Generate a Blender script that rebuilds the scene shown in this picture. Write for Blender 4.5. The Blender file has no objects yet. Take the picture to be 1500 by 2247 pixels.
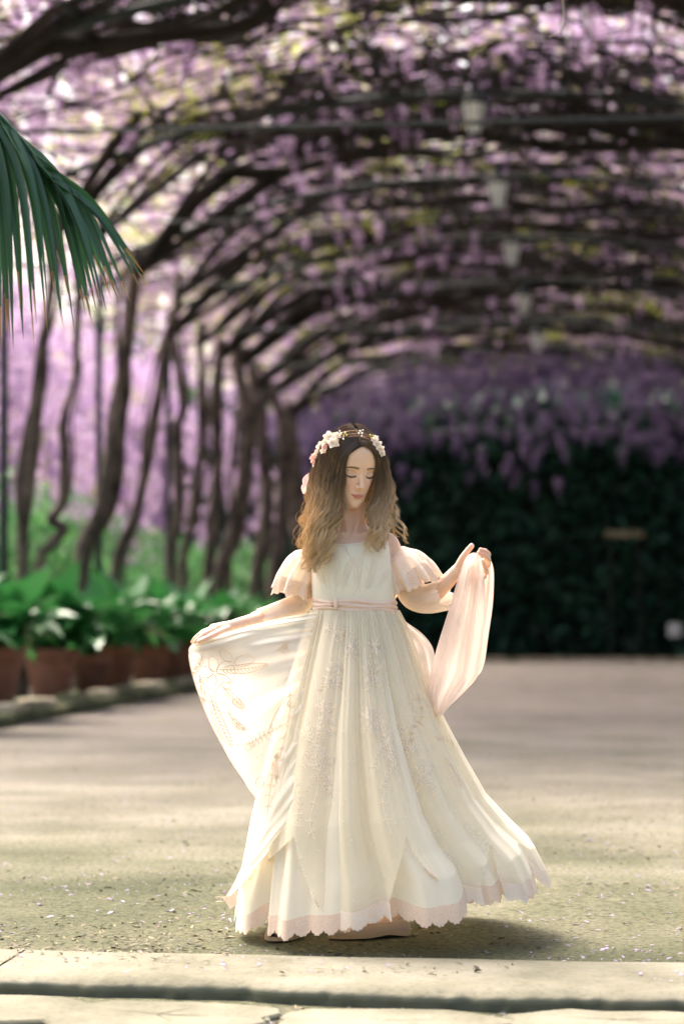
import bpy, math, random
import numpy as np
from mathutils import Vector, Matrix, noise
from mathutils.bvhtree import BVHTree

random.seed(7)
rng = np.random.default_rng(7)
S = bpy.context.scene
COL = S.collection
R = math.radians

# ------------------------------------------------------------------ camera
CAM = Vector((0, 0, 0.9))
YAW, PITCH = R(6.24), R(2.49)
FPX = 5305.0
cam_d = bpy.data.cameras.new('camera')
cam = bpy.data.objects.new('camera', cam_d)
COL.objects.link(cam)
cam.location = CAM
cam.rotation_euler = (R(90) + PITCH, 0, YAW)
cam_d.sensor_fit = 'VERTICAL'
cam_d.sensor_height = 36
cam_d.sensor_width = 36
cam_d.lens = 36 * FPX / 2247
cam_d.clip_end = 600
cam_d.dof.use_dof = True
cam_d.dof.focus_distance = 6.82
cam_d.dof.aperture_fstop = 2.2
cam_d.dof.aperture_blades = 9
S.camera = cam

# ------------------------------------------------------------------ sky and sun
SUN_EL, SUN_AZ = R(54), R(-40)          # azimuth measured from +Y towards +X
world = bpy.data.worlds.new('World')
S.world = world
world.use_nodes = True
wn = world.node_tree.nodes
sky = wn.new('ShaderNodeTexSky')
sky.sky_type = 'NISHITA'
sky.sun_disc = False
sky.sun_elevation = SUN_EL
sky.sun_rotation = SUN_AZ
sky.air_density = 1.0
sky.dust_density = 9.0
sky.ozone_density = 0.2
wn['Background'].inputs[1].default_value = 0.15
world.node_tree.links.new(sky.outputs[0], wn['Background'].inputs[0])
sun_d = bpy.data.lights.new('sun', 'SUN')
sun_d.energy = 1.7
sun_d.angle = R(32)
sun_d.color = (1.0, 0.965, 0.92)
sun = bpy.data.objects.new('sun', sun_d)
COL.objects.link(sun)
sd = Vector((math.sin(SUN_AZ) * math.cos(SUN_EL), math.cos(SUN_AZ) * math.cos(SUN_EL), math.sin(SUN_EL)))
sun.rotation_euler = sd.to_track_quat('Z', 'Y').to_euler()
S.view_settings.view_transform = 'Standard'
S.view_settings.look = 'None'
S.view_settings.gamma = 1
S.view_settings.use_curve_mapping = False
S.view_settings.exposure = 1.95
S.cycles.max_bounces = 8
S.cycles.diffuse_bounces = 4
S.cycles.glossy_bounces = 2
S.cycles.transmission_bounces = 6
S.cycles.transparent_max_bounces = 16

# ------------------------------------------------------------------ helpers
Fh = Vector((-math.sin(YAW), math.cos(YAW), 0))      # horizontal camera forward
Rh = Vector((math.cos(YAW), math.sin(YAW), 0))
CM = cam.rotation_euler.to_matrix()

def ray(px, py):
    return (CM @ Vector(((px - 750) / FPX, -(py - 1123.5) / FPX, -1))).normalized()

def at_dist(px, py, d):
    """point seen at (px, py) in the vertical plane d metres in front of the camera"""
    r = ray(px, py)
    return CAM + r * (d / r.dot(Fh))

def at_x(px, py, x):
    r = ray(px, py)
    return CAM + r * ((x - CAM.x) / r.x)

def on_ground(px, py, z=0.0):
    r = ray(px, py)
    return CAM + r * ((z - CAM.z) / r.z)

ORG = {}

def tag(o, label=None, cat=None, group=None, kind=None):
    if label: o['label'] = label
    if cat: o['category'] = cat
    if group: o['group'] = group
    if kind: o['kind'] = kind
    return o

def empty(name, loc, parent=None, **k):
    o = bpy.data.objects.new(name, None)
    o.empty_display_size = 0.1
    COL.objects.link(o)
    loc = Vector(loc)
    ORG[o.name] = loc
    if parent is not None:
        o.parent = parent
        o.location = loc - ORG[parent.name]
    else:
        o.location = loc
    return tag(o, **k)

def make_mesh(name, V, F, mats=None, smooth=True, mi=None):
    V = np.asarray(V, dtype=np.float32).reshape(-1, 3)
    me = bpy.data.meshes.new(name)
    if isinstance(F, np.ndarray):
        n, k = F.shape
        me.vertices.add(len(V))
        me.vertices.foreach_set('co', V.ravel())
        me.loops.add(n * k)
        me.loops.foreach_set('vertex_index', F.astype(np.int32).ravel())
        me.polygons.add(n)
        me.polygons.foreach_set('loop_start', np.arange(0, n * k, k, dtype=np.int32))
        me.polygons.foreach_set('loop_total', np.full(n, k, dtype=np.int32))
        me.update(calc_edges=True)
        me.validate()
    else:
        me.from_pydata(V.tolist(), [], [list(map(int, f)) for f in F])
        me.update()
    if mats is not None:
        for m in (mats if isinstance(mats, (list, tuple)) else [mats]):
            me.materials.append(m)
    if mi is not None:
        me.polygons.foreach_set('material_index', np.asarray(mi, dtype=np.int32))
    me.polygons.foreach_set('use_smooth', np.full(len(me.polygons), smooth))
    return me

def obj(name, V, F, mats, parent=None, smooth=True, mi=None, origin=None, **k):
    """V in world space; the object sits at its parent's origin (or at origin)"""
    V = np.asarray(V, dtype=np.float64).reshape(-1, 3)
    if parent is not None:
        og = ORG[parent.name]
    else:
        og = Vector(origin) if origin is not None else Vector((0, 0, 0))
    me = make_mesh(name, V - np.array(og), F, mats, smooth, mi)
    o = bpy.data.objects.new(name, me)
    COL.objects.link(o)
    ORG[o.name] = og.copy()
    if parent is not None:
        o.parent = parent
    else:
        o.location = og
    return tag(o, **k)

def link_copy(src, parent=None, loc=None):
    c = src.copy()
    COL.objects.link(c)
    c.parent = parent
    if loc is not None:
        c.location = loc
    return c

def copy_tree(o, parent=None, loc=None, rot=None, scale=None):
    c = link_copy(o, parent, loc)
    if rot is not None: c.rotation_euler = rot
    if scale is not None: c.scale = scale
    for ch in o.children:
        copy_tree(ch, c)
    return c

def grid_faces(nu, nv, closed=False):
    """nv rows of nu vertices"""
    i = np.arange(nv - 1)[:, None] * nu
    j = np.arange(nu if closed else nu - 1)[None, :]
    a = i + j
    b = i + (j + 1) % nu
    return np.stack([a, b, b + nu, a + nu], -1).reshape(-1, 4)

def join(parts):
    Vs, Fs, n = [], [], 0
    for V, F in parts:
        Vs.append(np.asarray(V)); Fs.append(np.asarray(F) + n); n += len(V)
    return np.concatenate(Vs), np.concatenate(Fs)

def spline(pts, n):
    """Catmull-Rom through pts (k x d), n samples, even parameter"""
    P = np.asarray([tuple(p) for p in pts], dtype=float)
    if len(P) == 2:
        t = np.linspace(0, 1, n)[:, None]
        return P[0] * (1 - t) + P[1] * t
    P = np.vstack([2 * P[0] - P[1], P, 2 * P[-1] - P[-2]])
    k = len(P) - 3
    t = np.linspace(0, k, n)
    i = np.minimum(t.astype(int), k - 1)
    f = (t - i)[:, None]
    a, b, c, d = P[i], P[i + 1], P[i + 2], P[i + 3]
    return 0.5 * (2 * b + (c - a) * f + (2 * a - 5 * b + 4 * c - d) * f ** 2 + (3 * b - a - 3 * c + d) * f ** 3)

def frames(P):
    T = np.gradient(P, axis=0)
    T /= np.linalg.norm(T, axis=1)[:, None] + 1e-9
    ref = np.array([0, 0, 1.0]) if abs(T[0][2]) < .8 else np.array([0, 1.0, 0])
    N = np.zeros_like(P); B = np.zeros_like(P)
    n = ref - T[0] * ref.dot(T[0]); n /= np.linalg.norm(n)
    for i in range(len(P)):
        n = n - T[i] * n.dot(T[i]); n /= np.linalg.norm(n) + 1e-9
        N[i] = n; B[i] = np.cross(T[i], n)
    return T, N, B

def tube(P, r, sides=8, caps=True, fn=None):
    P = np.asarray(P, dtype=float)
    r = np.broadcast_to(np.asarray(r, dtype=float), (len(P),))
    T, N, B = frames(P)
    th = np.linspace(0, 2 * np.pi, sides, endpoint=False)
    rr = r[:, None] * np.ones(sides)[None]
    if fn is not None: rr = fn(rr, th[None, :], np.linspace(0, 1, len(P))[:, None])
    V = P[:, None] + rr[..., None] * (np.cos(th)[None, :, None] * N[:, None] + np.sin(th)[None, :, None] * B[:, None])
    V = V.reshape(-1, 3)
    F = grid_faces(sides, len(P), True)
    if caps:
        n = len(V)
        V = np.vstack([V, P[0], P[-1]])
        j = np.arange(sides)
        c0 = np.stack([np.full(sides, n), (j + 1) % sides, j, np.full(sides, n)], -1)
        k0 = (len(P) - 1) * sides
        c1 = np.stack([np.full(sides, n + 1), k0 + j, k0 + (j + 1) % sides, np.full(sides, n + 1)], -1)
        F = [tuple(f) for f in F] + [tuple(c[:3]) for c in c0] + [tuple(c[:3]) for c in c1]
        return V, F
    return V, F

def lathe(prof, sides=28, c=(0, 0, 0)):
    th = np.linspace(0, 2 * np.pi, sides, endpoint=False)
    V = np.array([[r * math.cos(a) + c[0], r * math.sin(a) + c[1], z + c[2]] for r, z in prof for a in th])
    return V, grid_faces(sides, len(prof), True)[:, ::1]

def box(c, s, bev=0.0):
    x, y, z = s[0] / 2, s[1] / 2, s[2] / 2
    V = np.array([(-x, -y, -z), (x, -y, -z), (x, y, -z), (-x, y, -z), (-x, -y, z), (x, -y, z), (x, y, z), (-x, y, z)]) + np.array(c)
    F = np.array([(3, 2, 1, 0), (4, 5, 6, 7), (0, 1, 5, 4), (1, 2, 6, 5), (2, 3, 7, 6), (3, 0, 4, 7)])
    return V, F

def scatter(PV, PF, loc, rot, scale):
    """copies of a proto mesh: loc n x 3, rot n x 3 x 3, scale n or n x 3"""
    PV = np.asarray(PV); PF = np.asarray(PF)
    n = len(loc)
    sc = np.asarray(scale, dtype=float)
    if sc.ndim == 1: sc = sc[:, None]
    V = np.einsum('nij,nkj->nki', rot, PV[None] * sc[:, None, :]) + loc[:, None, :]
    F = PF[None] + (np.arange(n) * len(PV))[:, None, None]
    return V.reshape(-1, 3), F.reshape(-1, PF.shape[1])

def rand_rot(n, tilt=math.pi, g=None):
    g = g or rng
    a = g.uniform(0, 2 * np.pi, n); b = g.uniform(-tilt, tilt, n); c = g.uniform(-tilt, tilt, n)
    ca, sa, cb, sb, cc, sc_ = np.cos(a), np.sin(a), np.cos(b), np.sin(b), np.cos(c), np.sin(c)
    O, I = np.zeros(n), np.ones(n)
    Z = np.stack([ca, -sa, O, sa, ca, O, O, O, I], -1).reshape(n, 3, 3)
    Y = np.stack([cb, O, sb, O, I, O, -sb, O, cb], -1).reshape(n, 3, 3)
    X = np.stack([I, O, O, O, cc, -sc_, O, sc_, cc], -1).reshape(n, 3, 3)
    return Z @ Y @ X

def nz(x, y, z=0.0, s=1.0):
    return noise.noise(Vector((x * s, y * s, z * s)))

# ------------------------------------------------------------------ materials
def mat(name):
    m = bpy.data.materials.new(name)
    m.use_nodes = True
    return m, m.node_tree.nodes, m.node_tree.links, m.node_tree.nodes['Principled BSDF']

def ramp(n, stops, fac=None, l=None, interp='LINEAR'):
    r = n.new('ShaderNodeValToRGB')
    r.color_ramp.interpolation = interp
    e = r.color_ramp.elements
    while len(e) < len(stops): e.new(0.5)
    for i, (p, c) in enumerate(stops):
        e[i].position = p
        e[i].color = (*c, 1) if len(c) == 3 else c
    if fac is not None: l.new(fac, r.inputs[0])
    return r

def tex_noise(n, l, scale, detail=5, rough=.55, vec=None, coord='Object'):
    t = n.new('ShaderNodeTexNoise')
    t.inputs['Scale'].default_value = scale
    t.inputs['Detail'].default_value = detail
    t.inputs['Roughness'].default_value = rough
    if vec is None:
        tc = n.new('ShaderNodeTexCoord')
        vec = tc.outputs[coord]
    l.new(vec, t.inputs['Vector'])
    return t

def add_bump(n, l, b, h, strength=.3, dist=.01):
    bp = n.new('ShaderNodeBump')
    bp.inputs['Strength'].default_value = strength
    bp.inputs['Distance'].default_value = dist
    l.new(h, bp.inputs['Height'])
    l.new(bp.outputs[0], b.inputs['Normal'])
    return bp

def simple(name, c, rough=.6, metal=0, var=None, vscale=6, bump=0, bscale=40, spec=.5, bdist=.01):
    m, n, l, b = mat(name)
    b.inputs['Roughness'].default_value = rough
    b.inputs['Metallic'].default_value = metal
    b.inputs['Specular IOR Level'].default_value = spec
    b.inputs['Base Color'].default_value = (*c, 1)
    if var is not None:
        t = tex_noise(n, l, vscale)
        r = ramp(n, [(.3, c), (.7, var)], t.outputs[0], l)
        l.new(r.outputs[0], b.inputs['Base Color'])
    if bump:
        t2 = tex_noise(n, l, bscale, 8)
        add_bump(n, l, b, t2.outputs[0], bump, bdist)
    return m

def leafy(name, cols, trans=.45, rough=.45, tcol=None, spec=.4):
    """thin leaf/petal: reflects and lets light through; colour differs per leaf"""
    m, n, l, b = mat(name)
    g = n.new('ShaderNodeNewGeometry')
    k = len(cols)
    r = ramp(n, [(i / max(1, k - 1), c) for i, c in enumerate(cols)], g.outputs['Random Per Island'], l)
    b.inputs['Roughness'].default_value = rough
    b.inputs['Specular IOR Level'].default_value = spec
    l.new(r.outputs[0], b.inputs['Base Color'])
    t = n.new('ShaderNodeBsdfTranslucent')
    if tcol:
        hs = n.new('ShaderNodeMix'); hs.data_type = 'RGBA'; hs.blend_type = 'MULTIPLY'
        hs.inputs[0].default_value = 1
        l.new(r.outputs[0], hs.inputs[6]); hs.inputs[7].default_value = (*tcol, 1)
        l.new(hs.outputs[2], t.inputs[0])
    else:
        l.new(r.outputs[0], t.inputs[0])
    mx = n.new('ShaderNodeMixShader')
    mx.inputs[0].default_value = trans
    l.new(b.outputs[0], mx.inputs[1]); l.new(t.outputs[0], mx.inputs[2])
    l.new(mx.outputs[0], n['Material Output'].inputs[0])
    return m

M = {}
M['bark'] = simple('vine_bark', (.005, .004, .003), .95, var=(.026, .019, .014), vscale=5, bump=.7, bscale=18, bdist=.03)
M['trunkbark'] = simple('gnarled_trunk_bark', (.022, .017, .013), .95, var=(.17, .13, .10), vscale=4, bump=.9, bscale=12, bdist=.05)  # lighter than vine_bark: light on the trunks put into the colour
M['iron'] = simple('painted_iron', (.012, .022, .020), .5, .3)
M['wire'] = simple('tie_rod_steel', (.035, .045, .045), .5, .3)
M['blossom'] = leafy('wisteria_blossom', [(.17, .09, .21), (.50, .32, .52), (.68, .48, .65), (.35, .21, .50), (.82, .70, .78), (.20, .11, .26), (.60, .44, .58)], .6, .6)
M['sun_tinted'] = leafy('sun_tinted_wisteria_blossom', [(.44, .30, .50), (.60, .44, .62), (.34, .22, .44), (.72, .60, .70), (.56, .56, .18), (.42, .48, .10)], .6, .6)  # upper-layer copy of the blossom, sunlight put into its lighter colours
M['youngleaf'] = leafy('young_wisteria_leaf', [(.20, .28, .03), (.42, .50, .06), (.58, .56, .10), (.24, .36, .04)], .6, .5)
M['shrubleaf'] = leafy('shrub_leaf', [(.04, .13, .04), (.09, .28, .08), (.16, .36, .12), (.05, .17, .06)], .4, .4)
M['darkleaf'] = leafy('evergreen_leaf', [(.006, .028, .016), (.012, .055, .032), (.040, .15, .085), (.008, .036, .022)], .15, .45)
M['core'] = simple('dark_hedge_core', (.010, .016, .012), .95)  # solid hedge filling, inner shade given as a near-black colour
M['terracotta'] = simple('terracotta', (.20, .075, .045), .85, var=(.30, .14, .09), vscale=7, bump=.2, bscale=30)
tn = M['terracotta'].node_tree.nodes; tl = M['terracotta'].node_tree.links
oi = tn.new('ShaderNodeObjectInfo'); hv = tn.new('ShaderNodeHueSaturation')
mvv = tn.new('ShaderNodeMapRange'); mvv.inputs[3].default_value = .45; mvv.inputs[4].default_value = 1.25
lk = tn['Principled BSDF'].inputs['Base Color'].links[0]
tl.new(lk.from_socket, hv.inputs['Color']); tl.new(oi.outputs['Random'], mvv.inputs[0]); tl.new(mvv.outputs[0], hv.inputs['Value'])
tl.new(hv.outputs[0], tn['Principled BSDF'].inputs['Base Color'])
M['soil'] = simple('potting_soil', (.03, .022, .016), 1, bump=.6, bscale=60)
M['potleaf'] = leafy('broad_pot_leaf', [(.012, .085, .022), (.035, .19, .045), (.08, .30, .07)], .22, .32, spec=.8)
M['palm'] = leafy('palm_leaflet', [(.018, .060, .022), (.028, .085, .032), (.022, .070, .022)], .18, .36, spec=.5)
M['palmdry'] = simple('dry_palm_tip', (.35, .20, .07), .7)
M['glass'] = simple('frosted_lantern_glass', (.80, .86, .84), .3)

# mossy wall stone
m, n, l, b = mat('mossy_stone'); M['dark_olive'] = m
t = tex_noise(n, l, 3.0, 6); r_ = ramp(n, [(.35, (.030, .045, .014)), (.5, (.070, .082, .028)), (.7, (.15, .14, .06))], t.outputs[0], l)
l.new(r_.outputs[0], b.inputs['Base Color']); b.inputs['Roughness'].default_value = .95
t2 = tex_noise(n, l, 25, 8); add_bump(n, l, b, t2.outputs[0], .7, .02)
m, n, l, b = mat('pale_coping_stone'); M['coping'] = m
t = tex_noise(n, l, 4.0, 6); r_ = ramp(n, [(.35, (.13, .14, .05)), (.52, (.34, .29, .20)), (.7, (.48, .42, .33))], t.outputs[0], l)
l.new(r_.outputs[0], b.inputs['Base Color']); b.inputs['Roughness'].default_value = .9
t2 = tex_noise(n, l, 30, 8); add_bump(n, l, b, t2.outputs[0], .5, .01)

# trodden earth
m, n, l, b = mat('trodden_earth'); M['ground'] = m
geo = n.new('ShaderNodeNewGeometry')
pos = geo.outputs['Position']
t = tex_noise(n, l, .9, 6, .6, pos)
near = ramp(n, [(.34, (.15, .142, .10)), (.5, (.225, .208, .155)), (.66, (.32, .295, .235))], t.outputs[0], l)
dark_olive = ramp(n, [(.34, (.085, .092, .050)), (.5, (.135, .136, .082)), (.66, (.205, .195, .135))], t.outputs[0], l)  # darker olive by the step; dimmer light there put into colour
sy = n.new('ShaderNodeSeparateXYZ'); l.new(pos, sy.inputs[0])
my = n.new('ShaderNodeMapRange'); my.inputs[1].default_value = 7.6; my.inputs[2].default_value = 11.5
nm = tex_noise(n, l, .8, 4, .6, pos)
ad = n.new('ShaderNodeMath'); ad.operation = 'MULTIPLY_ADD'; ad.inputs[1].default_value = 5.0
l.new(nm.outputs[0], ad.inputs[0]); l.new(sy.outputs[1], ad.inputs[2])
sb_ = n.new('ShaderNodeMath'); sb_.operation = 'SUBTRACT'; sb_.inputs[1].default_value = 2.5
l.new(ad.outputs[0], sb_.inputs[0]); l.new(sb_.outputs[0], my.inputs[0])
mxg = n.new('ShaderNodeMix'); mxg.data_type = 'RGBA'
l.new(my.outputs[0], mxg.inputs[0]); l.new(dark_olive.outputs[0], mxg.inputs[6]); l.new(near.outputs[0], mxg.inputs[7])
tf = tex_noise(n, l, 55, 6, .7, pos)
fine = ramp(n, [(.36, (.22, .25, .20)), (.46, (.78, .79, .75)), (.66, (1.25, 1.2, 1.15))], tf.outputs[0], l)
mul = n.new('ShaderNodeMix'); mul.data_type = 'RGBA'; mul.blend_type = 'MULTIPLY'; mul.inputs[0].default_value = .95
l.new(mxg.outputs[2], mul.inputs[6]); l.new(fine.outputs[0], mul.inputs[7])
# mauve of fallen blossom dust, thicker under the pergola
sep = n.new('ShaderNodeSeparateXYZ'); l.new(pos, sep.inputs[0])
mr = n.new('ShaderNodeMapRange'); mr.inputs[1].default_value = 9; mr.inputs[2].default_value = 22
l.new(sep.outputs[1], mr.inputs[0])
tm = tex_noise(n, l, 1.7, 8, .7, pos)
mm = n.new('ShaderNodeMath'); mm.operation = 'MULTIPLY'
mr2 = n.new('ShaderNodeMapRange'); mr2.inputs[1].default_value = .30; mr2.inputs[2].default_value = .62
l.new(tm.outputs[0], mr2.inputs[0]); l.new(mr2.outputs[0], mm.inputs[0]); l.new(mr.outputs[0], mm.inputs[1])
mv = n.new('ShaderNodeMix'); mv.data_type = 'RGBA'
l.new(mm.outputs[0], mv.inputs[0]); l.new(mul.outputs[2], mv.inputs[6]); mv.inputs[7].default_value = (.27, .232, .215, 1)
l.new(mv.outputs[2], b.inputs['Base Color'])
b.inputs['Roughness'].default_value = .95; b.inputs['Specular IOR Level'].default_value = .15
th_ = tex_noise(n, l, 32, 9, .72, pos)
add_bump(n, l, b, th_.outputs[0], .9, .03)

# worn step stone
m, n, l, b = mat('worn_step_stone'); M['step'] = m
geo = n.new('ShaderNodeNewGeometry'); pos = geo.outputs['Position']
t = tex_noise(n, l, 2.2, 7, .6, pos)
c1 = ramp(n, [(.34, (.10, .095, .062)), (.5, (.165, .153, .108)), (.66, (.225, .208, .155))], t.outputs[0], l)
tf = tex_noise(n, l, 60, 6, .7, pos)
c2 = ramp(n, [(.36, (.62, .62, .52)), (.5, (1, 1, 1))], tf.outputs[0], l)
mul = n.new('ShaderNodeMix'); mul.data_type = 'RGBA'; mul.blend_type = 'MULTIPLY'; mul.inputs[0].default_value = .6
l.new(c1.outputs[0], mul.inputs[6]); l.new(c2.outputs[0], mul.inputs[7])
# olive tone on the upright face
sep = n.new('ShaderNodeSeparateXYZ'); l.new(geo.outputs['Normal'], sep.inputs[0])
mr = n.new('ShaderNodeMapRange'); mr.inputs[1].default_value = .75; mr.inputs[2].default_value = .25
l.new(sep.outputs[2], mr.inputs[0])
mg = n.new('ShaderNodeMix'); mg.data_type = 'RGBA'
l.new(mr.outputs[0], mg.inputs[0]); l.new(mul.outputs[2], mg.inputs[6]); mg.inputs[7].default_value = (.15, .15, .10, 1)
l.new(mg.outputs[2], b.inputs['Base Color'])
b.inputs['Roughness'].default_value = .9; b.inputs['Specular IOR Level'].default_value = .2
add_bump(n, l, b, tf.outputs[0], .5, .006)

# ------------------------------------------------------------------ ground
STEP_Y0, STEP_Y1 = 5.84, 6.36       # front edge and back edge of the worn step
def ground_sheet(name, x0, x1, y0, y1, nx, ny, zf, m):
    xs = np.concatenate([[-250], np.linspace(x0, x1, nx), [250]])
    ys = np.linspace(y0, y1, ny)
    V = np.array([(x, y, zf(x, y)) for y in ys for x in xs])
    return V, grid_faces(len(xs), ny)

def zg(x, y):
    if abs(x) > 20: return 0.0
    a = .012 * nz(x, y, 3, .5) + .006 * nz(x, y, 9, 3) + .002 * nz(x, y, 1, 13)
    return a * min(1, max(0, (y - 6.3) * 2)) + .002
ys = np.concatenate([np.linspace(6.30, 10, 150), np.linspace(10.1, 60, 160), [90, 180, 300]])
xs = np.concatenate([[-250, -60, -20], np.linspace(-8, -2.2, 20), np.linspace(-2.1, 1.6, 130), np.linspace(1.8, 8, 20), [20, 60, 250]])
V = np.array([(x, y, zg(x, y)) for y in ys for x in xs])
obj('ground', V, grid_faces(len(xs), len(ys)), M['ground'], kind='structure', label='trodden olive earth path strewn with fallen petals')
ys = np.concatenate([[-30, 0, 3], np.linspace(4.6, 6.1, 70)])
V = np.array([(x, y, -.044 + .008 * nz(x, y, 5, 2)) for y in ys for x in xs])
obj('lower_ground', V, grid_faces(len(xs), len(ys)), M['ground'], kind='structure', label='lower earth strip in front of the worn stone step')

# step: loft of a section along x
def step_mesh(xa, xb, seed):
    n = int((xb - xa) / .012)
    Vs = []
    for i in range(n + 1):
        x = xa + (xb - xa) * i / n
        e = .5 * .10 * nz(x, 0, seed, 1.3) + .028 * nz(x, 0, seed + 3, 6) + .010 * nz(x, 3, seed, 22)
        zt = .004 + .004 * nz(x, 8, 0, 2)
        yf = STEP_Y0 + e * 1.15 - .075 * x
        d = .004 * nz(x, 1, 7, 30)
        yb = STEP_Y1 - .035 * x + .02 * nz(x, 2, 2, 2)
        sec = [(yb, zt + .000), (yb - .03, zt + .006), (yb - .10, zt + .006), (yf + .16, zt + .003), (yf + .07, zt + .001), (yf + .035, zt - .003 + d), (yf + .012, zt - .012 + d),
               (yf + d, zt - .020), (yf + .004 + 2 * d, zt - .032), (yf + .010 - d, zt - .046), (yf + .012, -.11)]
        Vs += [(x, y + .003 * nz(x, y, z, 40), z) for y, z in sec]
    return np.array(Vs), grid_faces(11, n + 1)[:, ::-1]
st = empty('stone_step', (0, 6.2, 0), kind='structure', label='worn pale stone step edge across the path')
cuts = [-6.5, -4.1, -1.55, .93, 3.2, 5.5]
for i in range(len(cuts) - 1):
    V, F = step_mesh(cuts[i] + .004, cuts[i + 1] - .004, 0)
    obj('step_slab', V, F, M['step'], st)
# irregular flagstones on the lower strip
fl = empty('flagstone_paving', (0, 5.5, -.07), kind='structure', label='broken flagstones in the lower strip before the step')
fx = [(-1.55, 5.70, .30, .19), (-1.05, 5.62, .27, .20), (-.50, 5.60, .26, .17), (.02, 5.66, .24, .15), (.52, 5.64, .26, .17), (-1.30, 5.28, .3, .17), (-.70, 5.25, .3, .16), (-.1, 5.3, .28, .15), (.45, 5.28, .28, .15)]
for k, (cx, cy, sx, sy) in enumerate(fx):
    g = random.Random(k)
    n = 22
    ring = []
    for j in range(n):
        a = 2 * math.pi * j / n
        q = (abs(math.cos(a)) ** 4 + abs(math.sin(a)) ** 4) ** -.25
        q *= 1 + .10 * g.uniform(-1, 1)
        ring.append((cx + sx * q * math.cos(a), cy + sy * q * math.sin(a)))
    Vv = []
    for s, z in ((1, -.07), (1, -.036), (.975, -.030), (.6, -.029), (.01, -.028)):
        for (x, y) in ring:
            Vv.append((cx + (x - cx) * s, cy + (y - cy) * s, z + .003 * nz(x, y, k, 9)))
    obj('flagstone', Vv, grid_faces(n, 5, True), M['step'], fl, smooth=False)

# ------------------------------------------------------------------ litter on the ground
M['litter'] = leafy('leaf_litter', [(.03, .022, .014), (.10, .07, .035), (.17, .13, .05), (.02, .02, .018), (.06, .045, .03), (.22, .18, .08), (.05, .06, .03)], .1, .7)
M['petal'] = leafy('fallen_petal', [(.20, .14, .28), (.30, .23, .37), (.16, .11, .23), (.34, .29, .36)], .1, .6)
# bent chip: 3x2 verts
chipV = np.array([(-1, -.35, .0), (0, -.5, .22), (1, -.1, .05), (-1, .25, .1), (0, .5, .32), (1, .15, .12)])
chipF = np.array([(0, 1, 4, 3), (1, 2, 5, 4)])
def strew(name, n, mat_, smin, smax, pw, label, seed):
    g = np.random.default_rng(seed)
    # denser near the camera where single chips can be told apart
    y = 6.42 + (g.random(n) ** 1.7) * 24
    x = -y * .108 + g.uniform(-1, 1, n) * (y * .16 + .25)
    lo = g.random(n) < .10
    y[lo] = g.uniform(5.1, 5.82, lo.sum()); x[lo] = g.uniform(-1.6, .8, lo.sum())
    on = (g.random(n) < .03) & ~lo
    y[on] = g.uniform(6.0, 6.35, on.sum()); x[on] = g.uniform(-1.6, .8, on.sum())
    keep = np.array([nz(a, b, seed, 1.6) + .5 * nz(a, b, seed, 5) > g.uniform(-.30, .60) for a, b in zip(x, y)])
    x, y = x[keep], y[keep]
    z = np.array([zg(a, b) if b > 6.38 else (.012 if b > 5.9 else -.038) for a, b in zip(x, y)])
    s = smin + (smax - smin) * g.random(len(x)) ** pw
    V, F = scatter(chipV, chipF, np.stack([x, y, z + .001], -1), rand_rot(len(x), .35, g), np.stack([s, s * g.uniform(.5, 1.1, len(x)), s * .8], -1))
    obj(name, V, F, mat_, kind='stuff', label=label)
strew('leaf_litter', 44000, M['litter'], .0022, .014, 2.4, 'tiny brown and yellow leaf crumbs on the path', 21)
strew('fallen_petals', 12000, M['petal'], .0025, .011, 1.6, 'small mauve wisteria petals on the path', 22)

# ------------------------------------------------------------------ pergola
XC, HW = -1.3, 4.55
def arch_z(x):
    u = min(1.15, abs(x - XC) / 4.5)
    return 6.0 - .92 * u ** 2.2
ARCH_Y = [18.9 + 4.5 * k for k in range(8)]
names_arch = ['nearest', 'second', 'third', 'fourth', 'fifth', 'sixth', 'seventh', 'farthest']
for k, Y in enumerate(ARCH_Y):
    a = empty('pergola_arch', (XC, Y, 0), label=f'{names_arch[k]} thin dark iron hoop carrying the wisteria roof, with its straight tie rod', cat='pergola arch', group='iron hoops of the wisteria tunnel')
    P = [(XC - 4.62, Y, 0), (XC - 4.62, Y, 2.5), (XC - 4.62, Y, 4.6)]
    P += [(XC + s * 4.5, Y, arch_z(XC + s * 4.5)) for s in np.linspace(-1, 1, 15)]
    P += [(XC + 4.62, Y, 4.6), (XC + 4.62, Y, 2.5), (XC + 4.62, Y, 0)]
    V, F = tube(spline(P, 70), .042, 8)
    obj('hoop', V, F, M['iron'], a)
    V, F = tube([(XC - 4.6, Y, 4.80), (XC, Y, 4.795), (XC + 4.6, Y, 4.80)], .020 if k == 0 else .012, 6)
    obj('tie_rod', V, F, M['wire'], a)
for j, x in enumerate([-5.3, -4.2, -3.1, -2.1, -.35, .42, 1.3, 2.4]):
    V, F = tube([(x, 16, arch_z(x) + .05), (x, 35, arch_z(x) + .045), (x, 51, arch_z(x) + .05)], .016, 6)
    obj('roof_rail', V, F, M['iron'], origin=(x, 16, arch_z(x)), cat='rail', group='lengthwise rails over the hoops',
        label='thin dark iron rail, ' + ['leftmost', 'second from the left', 'third from the left', 'fourth from the left', 'just left of the lanterns', 'just right of the lanterns', 'second right of the lanterns', 'rightmost'][j] + ' of those running over the hoops')

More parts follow.
